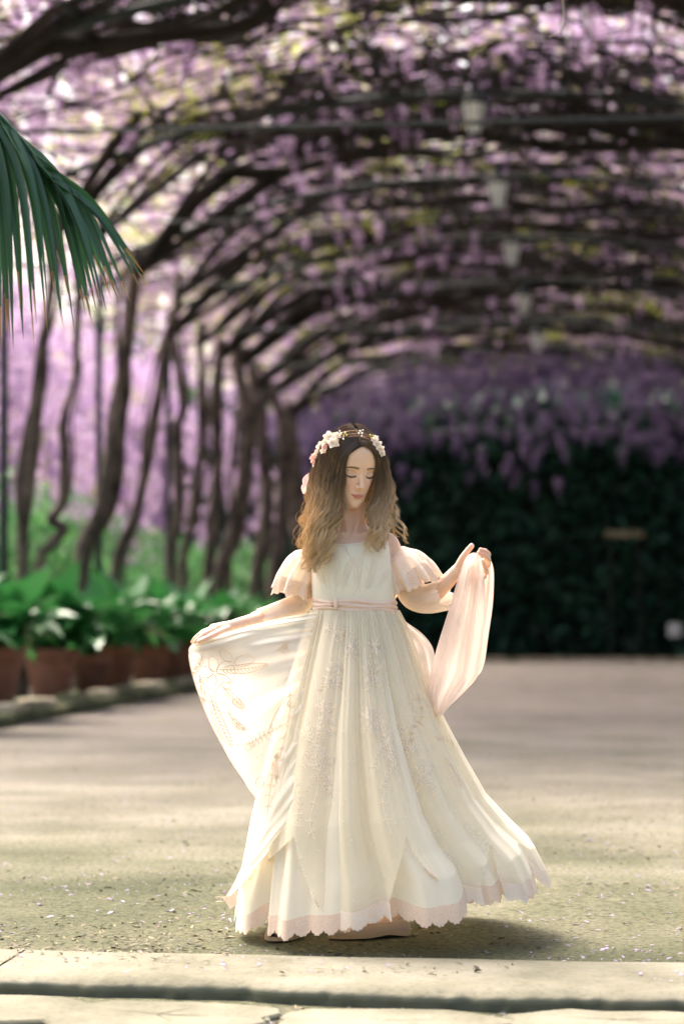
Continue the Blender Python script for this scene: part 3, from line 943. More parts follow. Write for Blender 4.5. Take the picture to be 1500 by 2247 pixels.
# ------------------------------------------------------------------ palm frond at the left edge
def palm():
    g = random.Random(12)
    D = 6.0
    t = empty('palm_frond', at_dist(-60, 180, D), label='drooping green palm frond hanging in from the left edge', cat='palm frond')
    rp = [at_dist(-260, 60, D + .3), at_dist(-120, 150, D + .1), at_dist(-20, 232, D), at_dist(60, 318, D - .05), at_dist(120, 400, D - .1)]
    P = spline(rp, 30)
    V, F = tube(P, .009 * (1 - .85 * np.linspace(0, 1, 30)), 8)
    obj('midrib', V, F, M['palm'], t)
    # leaflets: root along the rib, tip given in picture points
    tips = [(-60, 760), (-20, 800), (5, 770), (22, 745), (30, 770), (52, 745), (76, 772), (106, 735), (135, 706), (140, 720), (167, 740), (190, 700), (204, 712), (215, 690), (236, 690), (262, 662), (288, 666), (316, 645), (330, 640), (245, 655)]
    tips = sorted(tips + [(x_ + g.uniform(-14, 14), y_ - g.uniform(10, 90)) for x_, y_ in tips[2:]])
    for i, (tx, ty) in enumerate(tips):
        s = min(29, int(29 * (.30 + .70 * (i / len(tips)) ** .9)))
        a = Vector(P[s])
        dd = g.uniform(-.12, .12) + (-.06 if i % 2 else .08)
        b_ = at_dist(tx, ty, D + dd)
        L = (b_ - a).length
        mid = a.lerp(b_, .42) + Rh * (.045 * L * (1 if tx > 0 else .6)) + Vector((0, 0, .06 * L)) + Fh * g.uniform(-.02, .02)
        Q = spline([a, mid, b_], 26)
        W = g.uniform(.018, .030)
        T = np.gradient(Q, axis=0); T /= np.linalg.norm(T, axis=1)[:, None]
        tw = g.uniform(-.9, .9)
        V = []
        for j in range(26):
            q = j / 25
            w_ = W * (min(1, q * 7 + .25)) * (1 - q ** 2.6) + .0006
            sd_ = Vector(np.cross(T[j], np.array(Fh))).normalized()
            ang = tw + .5 * q
            sd2 = sd_ * math.cos(ang) + Fh * math.sin(ang)
            nn = Vector(np.cross(T[j], np.array(sd2)))
            c = Vector(Q[j])
            V += [tuple(c - sd2 * w_ / 2 + nn * w_ * .34), tuple(c - nn * w_ * .05), tuple(c + sd2 * w_ / 2 + nn * w_ * .34)]
        F = grid_faces(3, 26)
        dry = g.random() < .6
        mi = [1 if (dry and f // 2 >= 22) else 0 for f in range(len(F))]
        obj('leaflet', V, F, [M['palm'], M['palmdry']], t, True, mi)
palm()
# a single pale tendril at the top of the picture
V, F = tube(spline([at_dist(1230, -30, 9), at_dist(1236, 30, 9), at_dist(1228, 66, 9), at_dist(1204, 81, 9)], 24), .0016, 5)
obj('wisteria_tendril', V, F, simple('pale_tendril', (.5, .45, .3), .6), origin=at_dist(1230, -30, 9), label='single thin pale tendril curling down at the top edge', cat='tendril')

# =================================================================== the girl
D0 = (on_ground(760, 2056) - CAM).dot(Fh)
PXM = D0 / FPX                       # metres per picture pixel at the girl

def W(px, py, dep=0.0):
    return at_dist(px, py, D0 + dep)

def unW(P):
    """world points (n x 3) -> picture px, py and depth behind the girl's plane"""
    v = np.asarray(P) - np.array(CAM)
    d = v @ np.array(Fh)
    c = v @ np.array(CM)
    return 750 + FPX * c[:, 0] / -c[:, 2], 1123.5 - FPX * c[:, 1] / -c[:, 2], d - D0

def Ws(a):
    return np.array([tuple(W(*p)) for p in a])

def Wa(px, py, dep):
    """vectorised W"""
    px, py, dep = np.broadcast_arrays(*map(np.asarray, (px, py, dep)))
    c = np.stack([(px - 750) / FPX, -(py - 1123.5) / FPX, -np.ones(px.shape)], -1)
    r = c @ np.array(CM).T
    k = (D0 + dep) / (r @ np.array(Fh))
    return np.array(CAM) + r * k[..., None]

RH, FH, UP = np.array(Rh), np.array(Fh), np.array((0, 0, 1.0))

# ---- cloth, skin, hair materials
def cloth(name, col, trans=.35, clear=0.0, rough=.75, lace=None, edge=0.0, weave=900, tint=None, gloss=.25, mottle=None):
    """thin cloth: some light passes through; clear = share of see-through holes of the net;
    edge = how much denser the net gets when seen edge-on; lace = (scale, threshold) of open holes"""
    m, n, l, b = mat(name)
    b.inputs['Base Color'].default_value = (*col, 1)
    b.inputs['Roughness'].default_value = rough
    b.inputs['Specular IOR Level'].default_value = gloss
    b.inputs['Sheen Weight'].default_value = .25
    t = n.new('ShaderNodeBsdfTranslucent'); t.inputs[0].default_value = (*(tint or col), 1)
    if mottle:
        nn = tex_noise(n, l, mottle[0], 4)
        rr = ramp(n, [(.35, col), (.65, mottle[1])], nn.outputs[0], l)
        l.new(rr.outputs[0], b.inputs['Base Color'])
    mx = n.new('ShaderNodeMixShader'); mx.inputs[0].default_value = trans
    l.new(b.outputs[0], mx.inputs[1]); l.new(t.outputs[0], mx.inputs[2])
    out = mx
    if clear > 0 or lace:
        tr = n.new('ShaderNodeBsdfTransparent')
        m2 = n.new('ShaderNodeMixShader')
        fac = None
        if lace:
            tc = n.new('ShaderNodeTexCoord')
            v = n.new('ShaderNodeTexVoronoi'); v.feature = 'F1'
            v.inputs['Scale'].default_value = lace[0]
            l.new(tc.outputs['Object'], v.inputs['Vector'])
            mr = n.new('ShaderNodeMapRange')
            mr.inputs[1].default_value = lace[1]; mr.inputs[2].default_value = lace[1] * .7
            mr.inputs[3].default_value = clear; mr.inputs[4].default_value = lace[2]
            l.new(v.outputs['Distance'], mr.inputs[0])
            fac = mr.outputs[0]
        elif edge:
            lw = n.new('ShaderNodeLayerWeight'); lw.inputs[0].default_value = .5
            mr = n.new('ShaderNodeMapRange')
            mr.inputs[1].default_value = 0; mr.inputs[2].default_value = .9
            mr.inputs[3].default_value = clear; mr.inputs[4].default_value = clear * (1 - edge)
            l.new(lw.outputs['Facing'], mr.inputs[0])
            fac = mr.outputs[0]
        if fac is not None: l.new(fac, m2.inputs[0])
        else: m2.inputs[0].default_value = clear
        l.new(mx.outputs[0], m2.inputs[1]); l.new(tr.outputs[0], m2.inputs[2])
        out = m2
    l.new(out.outputs[0], n['Material Output'].inputs[0])
    tf = tex_noise(n, l, weave, 2, .5)
    add_bump(n, l, b, tf.outputs[0], .15, .0006)
    return m

M['dress'] = cloth('ivory_dress_lining', (.86, .80, .635), .4)
M['bodice'] = cloth('ivory_bodice', (.86, .79, .62), .15)
M['tulle'] = cloth('ivory_tulle', (.89, .83, .665), .45, .54, edge=.75, gloss=.15)
M['tulle_held'] = cloth('ivory_tulle_held', (.88, .84, .76), .5, .36, edge=.85, gloss=.15)
M['lace'] = cloth('blush_lace', (.78, .61, .47), .3, .0, lace=(380, .36, .35), mottle=(60, (.82, .64, .50)))
M['lace_light'] = cloth('ivory_lace', (.88, .76, .62), .4, .12, lace=(330, .36, .30), mottle=(30, (.92, .86, .75)))
M['sleeve_net'] = cloth('sheer_sleeve_net', (.86, .74, .64), .45, .52, edge=.7)
M['sash'] = cloth('blush_sash', (.88, .67, .53), .25, rough=.55)
M['veil'] = cloth('blush_tulle_scarf', (.93, .80, .71), .5, .42, edge=.85)
M['thread'] = cloth('beige_embroidery_thread', (.74, .54, .36), .1)
M['thread2'] = cloth('pale_embroidery_thread', (.94, .82, .66), .2)
M['piping'] = cloth('cream_piping', (.85, .68, .53), .2)
M['pearl'] = simple('pearl_bead', (.80, .74, .66), .2)
M['shoe'] = simple('nude_shoe_leather', (.36, .26, .20), .4, var=(.42, .31, .25), vscale=20)
M['sole'] = simple('tan_shoe_sole', (.44, .32, .20), .6)
M['ribbon'] = cloth('pink_hair_ribbon', (.86, .62, .56), .35)

m, n, l, b = mat('skin'); M['skin'] = m
va = n.new('ShaderNodeVertexColor'); va.layer_name = 'skin_tone'
l.new(va.outputs[0], b.inputs['Base Color'])
b.inputs['Roughness'].default_value = .48
b.inputs['Subsurface Weight'].default_value = .22
b.inputs['Subsurface Radius'].default_value = (.010, .004, .002)
b.inputs['Subsurface Scale'].default_value = 1.0
b.inputs['Specular IOR Level'].default_value = .35

m, n, l, b = mat('hair'); M['hair'] = m
va = n.new('ShaderNodeVertexColor'); va.layer_name = 'hair_tone'
l.new(va.outputs[0], b.inputs['Base Color'])
b.inputs['Roughness'].default_value = .38
b.inputs['Specular IOR Level'].default_value = .55
tb = n.new('ShaderNodeBsdfTranslucent'); l.new(va.outputs[0], tb.inputs[0])
mx = n.new('ShaderNodeMixShader'); mx.inputs[0].default_value = .12
l.new(b.outputs[0], mx.inputs[1]); l.new(tb.outputs[0], mx.inputs[2]); l.new(mx.outputs[0], n['Material Output'].inputs[0])
M['brow'] = simple('brown_brow_hair', (.10, .055, .03), .7)
M['lash'] = simple('dark_lash', (.018, .010, .007), .6)

root_w = on_ground(760, 2056)
girl = empty('person', root_w, cat='person', label='girl in long ivory lace dress and flower crown holding out her skirt')

# ---- head frame
HC = np.array(W(769, 1026, -.035))
HR = np.array(Matrix.Rotation(R(24), 3, 'Z') @ Matrix.Rotation(R(19), 3, 'X') @ Matrix.Rotation(R(2), 3, 'Y'))
BASIS = np.stack([RH, FH, UP], 1)          # local -> world columns
def H(p):
    return HC + (np.atleast_2d(p) @ HR.T) @ BASIS.T
def unH(P):
    return ((np.asarray(P) - HC) @ BASIS) @ HR

SL = np.array([  # z, half width, front, back
    (-.107, .006, -.054, -.040), (-.104, .020, -.0645, -.022), (-.094, .032, -.0745, -.002), (-.078, .0425, -.0765, .022), (-.060, .050, -.0775, .045),
    (-.040, .0565, -.0785, .062), (-.015, .0625, -.0795, .078), (.012, .0665, -.0815, .090), (.040, .0700, -.0840, .097),
    (.065, .0685, -.0800, .094), (.085, .0600, -.0670, .080), (.099, .0430, -.0450, .055), (.106, .0220, -.0220, .028), (.108, .003, -.003, .004)])

def head_mesh():
    zs = np.concatenate([np.linspace(-.107, -.09, 9)[:-1], np.linspace(-.09, .09, 72), np.linspace(.09, .108, 9)[1:]])
    w = np.interp(zs, SL[:, 0], SL[:, 1]); f = np.interp(zs, SL[:, 0], SL[:, 2]); k = np.interp(zs, SL[:, 0], SL[:, 3])
    def sm(a):
        for _ in range(6): a = np.concatenate([a[:1], (a[:-2] + 2 * a[1:-1] + a[2:]) / 4, a[-1:]])
        return a
    w, f, k = sm(w), sm(f), sm(k)
    th = np.linspace(0, 2 * np.pi, 110, endpoint=False)
    c, s = np.cos(th), np.sin(th)
    e = 2 / 2.25
    X = w[:, None] * (np.sign(c) * np.abs(c) ** e)[None]
    mid = np.where(f < 0, 0, 0)
    Ym = (np.minimum(k, 0) + np.maximum(f, -1) * 0)[:, None]
    y0 = np.minimum(0.0, k)[:, None]
    Y = np.where(s[None] < 0, y0 + (y0 - f[:, None]) * (-np.abs(s[None]) ** e), y0 + (k[:, None] - y0) * np.abs(s[None]) ** e)
    Z = np.repeat(zs[:, None], len(th), 1)
    # small relief on the face
    def gs(x0, z0, sx, sz): return np.exp(-((X - x0) / sx) ** 2 - ((Z - z0) / sz) ** 2)
    d = np.zeros_like(X)
    for sgn in (-1, 1):
        d += -.0095 * gs(sgn * .030, .003, .0145, .0095)
        d += .0022 * gs(sgn * .030, .021, .016, .007)
        d += .0030 * gs(sgn * .036, -.030, .016, .014)
        d += -.0022 * gs(sgn * .013, -.052, .004, .010)
        d += -.0016 * gs(sgn * .022, -.061, .005, .006)
        d += -.0020 * gs(sgn * .045, -.058, .012, .02)
    d += .0035 * gs(0, -.060, .020, .014)
    d += -.0030 * gs(0, -.0735, .013, .0050)
    d += .0030 * gs(0, -.092, .014, .010)
    d += -.0015 * gs(0, .006, .008, .006)
    d *= (s[None] < 0)
    Y = Y - d
    V = np.stack([X, Y, Z], -1).reshape(-1, 3)
    F = grid_faces(len(th), len(zs), True)
    k0 = len(V); V = np.vstack([V, V[:len(th)].mean(0), V[-len(th):].mean(0)])
    j = np.arange(len(th)); jn = (j + 1) % len(th); o = (len(zs) - 1) * len(th)
    Fl = [tuple(a) for a in F] + [(k0, b_, a_) for a_, b_ in zip(j, jn)] + [(k0 + 1, o + a_, o + b_) for a_, b_ in zip(j, jn)]
    return V, Fl

def ell(c, r, rot=None, n=18):
    th = np.linspace(0, 2 * np.pi, n, endpoint=False); ph = np.linspace(0, np.pi, n // 2 + 1)[1:-1]
    V = np.array([(math.sin(p) * math.cos(t), math.sin(p) * math.sin(t), math.cos(p)) for p in ph for t in th])
    V = np.vstack([V, (0, 0, 1), (0, 0, -1)]) * np.array(r)
    if rot is not None: V = V @ np.array(rot).T
    V = V + np.array(c)
    F = [tuple(a)[::-1] for a in grid_faces(n, len(ph), True)]
    k = n * len(ph); j = range(n); o = n * (len(ph) - 1)
    F += [(k, a, (a + 1) % n) for a in j] + [(k + 1, o + (a + 1) % n, o + a) for a in j]
    return V, F

def addp(acc, V, F):
    k = acc['n']; acc['V'].append(np.asarray(V)); acc['F'] += [tuple(int(i) + k for i in f) for f in F]; acc['n'] += len(V)

def chain(acc, pts, rad, sides=14, flat=None):
    pts = [np.array(p, dtype=float) for p in pts]
    for i in range(len(pts) - 1):
        V, F = tube(np.array([pts[i], pts[i + 1]]), [rad[i], rad[i + 1]], sides, True)
        addp(acc, V, F)
    for p, r in zip(pts, rad):
        V, F = ell(p, (r, r, r), n=14); addp(acc, V, F)

acc = {'V': [], 'F': [], 'n': 0}
V, F = head_mesh(); addp(acc, H(V), F)
def hell(c, r, rot=None):
    V, F = ell((0, 0, 0), r, rot); addp(acc, H(V + np.array(c)), F)
# nose, lips, lids, ears
hp = lambda *p: H(np.array([p]))[0]
chain(acc, [hp(0, -.0765, .006), hp(0, -.0835, -.010), hp(0, -.0925, -.028)], [.0052, .0056, .0070])
hell((0, -.0930, -.0310), (.0082, .0078, .0070))
for s in (-1, 1):
    hell((s * .0085, -.0845, -.0345), (.0065, .0075, .0055))
    hell((s * .0300, -.0605, .0005), (.0150, .0115, .0100))
    hell((s * .0675, .012, -.008), (.006, .014, .022))
    hell((s * .0070, -.0795, -.0565), (.0100, .0052, .0036), np.array(Matrix.Rotation(R(12 * s), 3, 'Y')))
hell((0, -.0795, -.0635), (.0115, .0060, .0044))
# neck and torso
def ring_loft(rows, n=36):
    """rows: py, px centre, half width px, half depth m, depth centre"""
    rows = spline(rows, len(rows) * 5)
    th = np.linspace(0, 2 * np.pi, n, endpoint=False)
    e = 2 / 2.3
    c, s = np.sign(np.cos(th)) * np.abs(np.cos(th)) ** e, np.sign(np.sin(th)) * np.abs(np.sin(th)) ** e
    V = Wa(rows[:, 1][:, None] + rows[:, 2][:, None] * c[None], rows[:, 0][:, None] * np.ones(n)[None], rows[:, 4][:, None] + rows[:, 3][:, None] * s[None]).reshape(-1, 3)
    F = [tuple(a)[::-1] for a in grid_faces(n, len(rows), True)]
    k = len(V); V = np.vstack([V, V[:n].mean(0), V[-n:].mean(0)]); o = n * (len(rows) - 1)
    F += [(k, a, (a + 1) % n) for a in range(n)] + [(k + 1, o + (a + 1) % n, o + a) for a in range(n)]
    return V, F
V, F = ring_loft([(1080, 768, 32, .042, .01), (1120, 769, 31, .040, .012), (1150, 769, 34, .044, .015), (1164, 770, 50, .050, .015), (1174, 770, 72, .056, .012), (1190, 770, 84, .066, .005),
                  (1220, 772, 86, .076, 0), (1260, 774, 86, .080, 0), (1300, 776, 87, .078, 0), (1335, 778, 86, .074, 0), (1380, 779, 92, .084, 0), (1450, 780, 102, .095, 0), (1505, 780, 98, .092, 0), (1530, 780, 70, .07, 0)])
addp(acc, V, F)
# collar bones and the hollow of the neck
for s in (-1, 1):
    chain(acc, Ws([(770 + s * 10, 1176, -.044), (770 + s * 38, 1168, -.040), (770 + s * 66, 1168, -.018)]), [.0055, .0060, .0065])
# sternomastoid strand that shows when the head turns
chain(acc, Ws([(752, 1110, -.012), (764, 1172, -.040)]), [.010, .007])
chain(acc, Ws([(795, 1112, -.004), (776, 1172, -.040)]), [.010, .007])
# shoulders and arms
chain(acc, Ws([(722, 1184, .005), (696, 1198, .01), (680, 1245, .035), (664, 1322, .10), (652, 1330, .10), (600, 1349, .05), (560, 1361, .01), (520, 1370, -.02)]), [.030, .036, .032, .027, .027, .0255, .0215, .0175])
chain(acc, Ws([(820, 1182, .005), (846, 1197, .01), (868, 1240, .025), (918, 1315, .05), (930, 1313, .045), (955, 1300, .02), (982, 1275, -.005), (1004, 1250, -.02)]), [.030, .036, .032, .027, .027, .0265, .0225, .0180])
# hand on the skirt (palm towards the ground, fingers pinching the cloth)
chain(acc, Ws([(520, 1370, -.02), (498, 1376, -.026), (474, 1381, -.034)]), [.0160, .0165, .0150])
chain(acc, Ws([(514, 1372, -.006), (494, 1375, -.006), (468, 1379, -.008)]), [.0140, .0150, .0130])
for pts, r in (
    ([(470, 1382, -.046), (449, 1391, -.056), (434, 1403, -.056), (427, 1410, -.050)], [.0088, .0072, .0064, .0054]),
    ([(468, 1379, -.030), (444, 1388, -.038), (428, 1401, -.036), (422, 1409, -.034)], [.0088, .0074, .0064, .0054]),
    ([(468, 1379, -.014), (446, 1386, -.018), (430, 1399, -.018), (424, 1408, -.018)], [.0086, .0070, .0062, .0052]),
    ([(471, 1381, .002), (453, 1388, .000), (440, 1398, -.002), (433, 1406, -.004)], [.0078, .0062, .0054, .0047])):
    chain(acc, Ws(pts), r, 12)
chain(acc, Ws([(500, 1381, -.040), (478, 1390, -.058), (455, 1400, -.068), (437, 1408, -.064)]), [.0120, .0096, .0076, .0062], 12)
# raised hand: palm up behind the scarf, thumb up, fingers curling forward over it
chain(acc, Ws([(1004, 1250, -.02), (1018, 1243, -.012), (1040, 1240, .000)]), [.0170, .0175, .0150])
chain(acc, Ws([(1006, 1256, -.018), (1022, 1256, -.008), (1046, 1256, .004)]), [.0160, .0165, .0140])
chain(acc, Ws([(1006, 1242, -.026), (1015, 1223, -.034), (1025, 1209, -.040), (1034, 1198, -.044)]), [.0130, .0100, .0088, .0078], 12)
for pts, r in (
    ([(1044, 1237, .006), (1068, 1228, .004), (1071, 1216, -.030), (1064, 1209, -.048), (1053, 1206, -.058)], [.0098, .0084, .0076, .0070, .0060]),
    ([(1046, 1246, .010), (1070, 1240, .008), (1071, 1228, -.034), (1061, 1218, -.052), (1049, 1213, -.062)], [.0098, .0084, .0078, .0070, .0060]),
    ([(1046, 1256, .012), (1066, 1256, .006), (1066, 1252, -.034), (1061, 1243, -.054), (1058, 1232, -.060)], [.0094, .0080, .0072, .0066, .0056]),
    ([(1042, 1264, .010), (1060, 1268, .002), (1063, 1265, -.030), (1058, 1266, -.050), (1052, 1270, -.058)], [.0084, .0070, .0062, .0056, .0048])):
    chain(acc, Ws(pts), r, 12)
# legs and feet
chain(acc, Ws([(745, 1505, 0), (712, 1640, -.03), (690, 1775, -.06), (664, 1890, -.02), (642, 2000, .01)]), [.085, .068, .048, .048, .030])
chain(acc, Ws([(815, 1505, 0), (828, 1640, 0), (835, 1775, -.02), (848, 1890, .02), (862, 1996, .02)]), [.085, .068, .048, .048, .030])
chain(acc, Ws([(642, 2000, .01), (636, 2030, -.02), (612, 2040, -.10)]), [.030, .028, .020])
chain(acc, Ws([(862, 1996, .02), (850, 2028, -.01), (750, 2042, -.07)]), [.030, .028, .019])

body_src = bpy.data.objects.new('tmp_body', make_mesh('tmp_body', np.concatenate(acc['V']), acc['F']))
COL.objects.link(body_src)
md = body_src.modifiers.new('r', 'REMESH'); md.mode = 'VOXEL'; md.voxel_size = .0023; md.use_smooth_shade = True
bpy.context.view_layer.update()
dg = bpy.context.evaluated_depsgraph_get()
bm_ = bpy.data.meshes.new_from_object(body_src.evaluated_get(dg))
bpy.data.objects.remove(body_src)
nv = len(bm_.vertices)
BV = np.empty(nv * 3, dtype=np.float32); bm_.vertices.foreach_get('co', BV); BV = BV.reshape(-1, 3).astype(float)
ne = len(bm_.edges); BE = np.empty(ne * 2, dtype=np.int32); bm_.edges.foreach_get('vertices', BE); BE = BE.reshape(-1, 2)
BF = [tuple(p.vertices) for p in bm_.polygons]
def smooth_pts(P, E, w, it, lam=.5):
    deg = np.bincount(E.ravel(), minlength=len(P)).astype(float)[:, None] + 1e-9
    for _ in range(it):
        A = np.zeros_like(P)
        for c in range(3):
            A[:, c] = np.bincount(E[:, 0], P[E[:, 1], c], len(P)) + np.bincount(E[:, 1], P[E[:, 0], c], len(P))
        P = P + (A / deg - P) * (lam * w)[:, None]
    return P
ux, uy, ud = unW(BV)
hl = unH(BV)
w = np.full(nv, .8)
face = (np.abs(hl[:, 0]) < .06) & (np.abs(hl[:, 2]) < .1) & (hl[:, 1] < -.03)
w[face] = .55
hand = ((ux > 1000) & (uy < 1285)) | (ux < 505)
w[hand] = .45
BV = smooth_pts(BV, BE, w, 4)
torso = ~face & ~hand & (uy > 1105)
BV = smooth_pts(BV, BE, torso * .9, 14)
hl = unH(BV)
# skin tones: cheeks, lips, fingertips, elbows are redder by nature
tone = np.tile(np.array([.83, .54, .37]), (nv, 1))
def blend(mask, c):
    global tone
    tone = tone * (1 - mask[:, None]) + np.array(c) * mask[:, None]
fr = np.clip((-.04 - hl[:, 1]) / .02, 0, 1)
for s in (-1, 1):
    blend(fr * .42 * np.exp(-((hl[:, 0] - s * .034) / .017) ** 2 - ((hl[:, 2] + .030) / .016) ** 2), (.70, .30, .20))
    blend(fr * .35 * np.exp(-((hl[:, 0] - s * .030) / .015) ** 2 - ((hl[:, 2] - .004) / .007) ** 2), (.50, .27, .17))  # brown lid shade painted into the skin tone
blend(fr * .30 * np.exp(-((hl[:, 0]) / .010) ** 2 - ((hl[:, 2] + .033) / .008) ** 2), (.68, .30, .20))
lx_ = np.abs(hl[:, 0]) / .0195
lipup = -.0525 - .0060 * np.clip(lx_, 0, 1) ** 1.5 - .0012 * np.exp(-(hl[:, 0] / .003) ** 2)
liplo = -.0680 + .0095 * np.clip(lx_, 0, 1) ** 2.2
inlip = np.clip((lipup - hl[:, 2]) / .0012 + .5, 0, 1) * np.clip((hl[:, 2] - liplo) / .0012 + .5, 0, 1) * (lx_ < 1) * fr
blend(inlip * .88, (.60, .19, .15))
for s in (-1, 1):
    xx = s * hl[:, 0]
    bz = np.interp(xx, [.010, .020, .028, .036, .045], [.0180, .0203, .0212, .0200, .0160])
    th_b = np.interp(xx, [.010, .016, .030, .045], [.0032, .0038, .0032, .0014])
    bm = np.clip(1.45 - np.abs(hl[:, 2] - bz) / th_b, 0, 1) * np.clip((xx - .0095) / .003, 0, 1) * np.clip((.0465 - xx) / .003, 0, 1) * fr
    blend(bm * .72, (.21, .115, .065))
    ez = np.interp(xx, [.0150, .022, .030, .038, .0445], [-.0030, -.0068, -.0085, -.0068, -.0022])
    em = np.clip(1.3 - np.abs(hl[:, 2] - ez) / .0016, 0, 1) * (xx > .0145) * (xx < .0455) * fr
    blend(em * .85, (.055, .03, .02))
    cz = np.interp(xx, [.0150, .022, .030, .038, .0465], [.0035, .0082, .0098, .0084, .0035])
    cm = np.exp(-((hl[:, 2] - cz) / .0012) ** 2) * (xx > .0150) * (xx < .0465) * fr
    blend(cm * .35, (.36, .18, .11))  # eyelid-crease shade painted as a thin brown line
mouthline = np.exp(-((hl[:, 2] + .0595 + .001 * np.cos(hl[:, 0] / .006)) / .0011) ** 2) * (lx_ < .95) * fr
blend(mouthline * .65, (.25, .055, .045))
for s in (-1, 1):
    blend(fr * .7 * np.exp(-((hl[:, 0] - s * .0050) / .0026) ** 2 - ((hl[:, 2] + .0385) / .0018) ** 2) * (hl[:, 1] < -.082), (.22, .07, .05))  # shade of the nostril hollows painted on as dark spots
tipm = np.clip(np.minimum(np.hypot(ux - 428, uy - 1408), np.minimum(np.hypot(ux - 1050, uy - 1208), np.hypot(ux - 1054, uy - 1268))) / 22, 0, 1)
blend((1 - tipm) * .45, (.70, .30, .22))
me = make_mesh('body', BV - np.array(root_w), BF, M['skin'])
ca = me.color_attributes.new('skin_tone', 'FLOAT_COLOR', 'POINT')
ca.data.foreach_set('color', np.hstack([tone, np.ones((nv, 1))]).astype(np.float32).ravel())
body = bpy.data.objects.new('body', me); COL.objects.link(body); body.parent = girl; ORG[body.name] = Vector(root_w)
BN = np.empty(nv * 3, dtype=np.float32); me.vertices.foreach_get('normal', BN); BN = BN.reshape(-1, 3).astype(float)
body_bvh = BVHTree.FromPolygons([tuple(v) for v in BV], BF)

def onto(bvh, px, py, lift=.001, dmax=9):
    """point of a surface seen through (px, py), lifted towards the viewer"""
    r = ray(px, py)
    hit = bvh.ray_cast(CAM, r, 20)
    if hit[0] is None: return None
    return hit[0] - r * lift

# ---- brows and lashes
def on_face(x, z, lift=.0008):
    o = H(np.array([(x, -.2, z)]))[0]; d = H(np.array([(x, -.1, z)]))[0] - o
    hit = body_bvh.ray_cast(Vector(o), Vector(d).normalized(), .3)
    return np.array(hit[0]) - d / np.linalg.norm(d) * lift
for s in (-1, 1):
    P = [on_face(s * a, z, .0005) for a, z in ((.0125, .0185), (.020, .0200), (.028, .0208), (.036, .0200), (.0435, .0165))]
    P = spline(P, 20); q = np.linspace(0, 1, 20)
    hairs = []
    g = random.Random(3)
    for i in range(60):
        k = int(g.random() ** .9 * 19); a = P[k] + UP * g.uniform(-.0018, .0018)
        b_ = a + (P[min(19, k + 1)] - P[max(0, k - 1)]) * .9 * g.uniform(.6, 1.2) + UP * g.uniform(-.0005, .0012)
        hairs.append(tube(np.array([a, (a + b_) / 2 - FH * .0004, b_]), [.00045, .00045, .0002], 3, False))
    V, F = join(hairs)
    obj('eyebrow', V, F, M['brow'], girl)
    hairs = [tube(spline([on_face(s * a, z, .0008) for a, z in ((.0165, -.0035), (.022, -.0068), (.030, -.0084), (.038, -.0068), (.0430, -.0030))], 16), .0009 * np.sin(np.linspace(.25, 2.9, 16)) + .0003, 5, False)]
    P = hairs[0][0].reshape(16, 5, 3).mean(1)
    for i in range(34):
        k = g.uniform(0, 15); a = P[int(k)] * (1 - k % 1) + P[min(15, int(k) + 1)] * (k % 1)
        dirn = HR @ np.array((s * (k - 7) * .05, -.75, -.75)); dirn = BASIS @ dirn
        b_ = a + dirn * g.uniform(.0030, .0048)
        hairs.append(tube(np.array([a, (a + b_) / 2 - UP * .0006, b_]), [.0005, .00042, .00015], 3, False))
    V, F = join([(v, np.asarray(f)) for v, f in hairs])
    obj('eyelash', V, F, M['lash'], girl)

# ---- dress: lining skirt
ROWS = np.array([  # t, left px, left py, right px, right py, half depth, depth centre, front sag px
    (0.00, 690, 1338, 866, 1338, .076, 0, 0),
    (0.06, 682, 1370, 880, 1366, .095, 0, 0),
    (0.14, 666, 1420, 898, 1412, .125, 0, 2),
    (0.27, 642, 1500, 926, 1492, .175, 0, 8),
    (0.42, 612, 1600, 962, 1575, .235, 0, 18),
    (0.56, 588, 1700, 1006, 1658, .290, 0, 30),
    (0.70, 566, 1790, 1052, 1738, .340, 0, 44),
    (0.82, 552, 1868, 1102, 1794, .375, 0, 56),
    (0.92, 538, 1935, 1156, 1846, .405, 0, 52),
    (1.00, 530, 1980, 1180, 1890, .425, 0, 57)])
def rowv(t):
    return [np.interp(t, ROWS[:, 0], ROWS[:, i]) for i in range(1, 8)]
def foldf(th, t, seed=0.0):
    w = th + .16 * np.sin(2 * th + 1 + seed) + .07 * np.sin(5 * th + 2 * seed) + .10 * t * np.sin(3 * th + .7)
    a = np.sin(8 * w + seed) + .45 * np.sin(13 * w + 1.3)
    b_ = np.sin(21 * w + 2 + seed * 1.7 + .8 * t)
    c_ = np.sin(58 * w + 3 * np.sin(3 * w)) * .6 + np.sin(83 * w + 1)* .4
    return a * .034 * t ** 1.6 + b_ * (.0125 * t ** .6 + .0015) + c_ * (.0036 * (1 - t) ** 1.2 + .0010) * np.minimum(1, t * 12 + .3)
def skirt(th, t, off=0.0, seed=0.0, extra=0.0):
    th, t = np.broadcast_arrays(th, t)
    lx, ly, rx, ry, b_, dc, sag = rowv(t)
    c, s = np.cos(th), np.sin(th)
    hw = (rx - lx) / 2 + off / PXM
    dd = b_ + off
    f = foldf(th, t, seed)
    nx, nd = c / (hw * PXM), s / dd
    L = np.hypot(nx, nd); nx, nd = nx / L, nd / L
    edge = np.clip(1 - np.abs(c) ** 6, .35, 1)
    px = (lx + rx) / 2 + hw * c + f * nx / PXM * edge
    py = (ly + ry) / 2 + (ry - ly) / 2 * c + sag * np.clip(-s, -.35, 1) + (130 * t ** 2 + 260 * t ** 6) * f + extra
    dep = dc + dd * s + f * nd
    return Wa(px, py, dep)
NT, NV_ = 560, 150
th = np.linspace(0, 2 * np.pi, NT, endpoint=False)[None, :]
tt = np.linspace(0, 1, NV_)[:, None]
V = skirt(th, tt).reshape(-1, 3)
F = grid_faces(NT, NV_, True)
dress = obj('dress', V, F, M['dress'], girl)
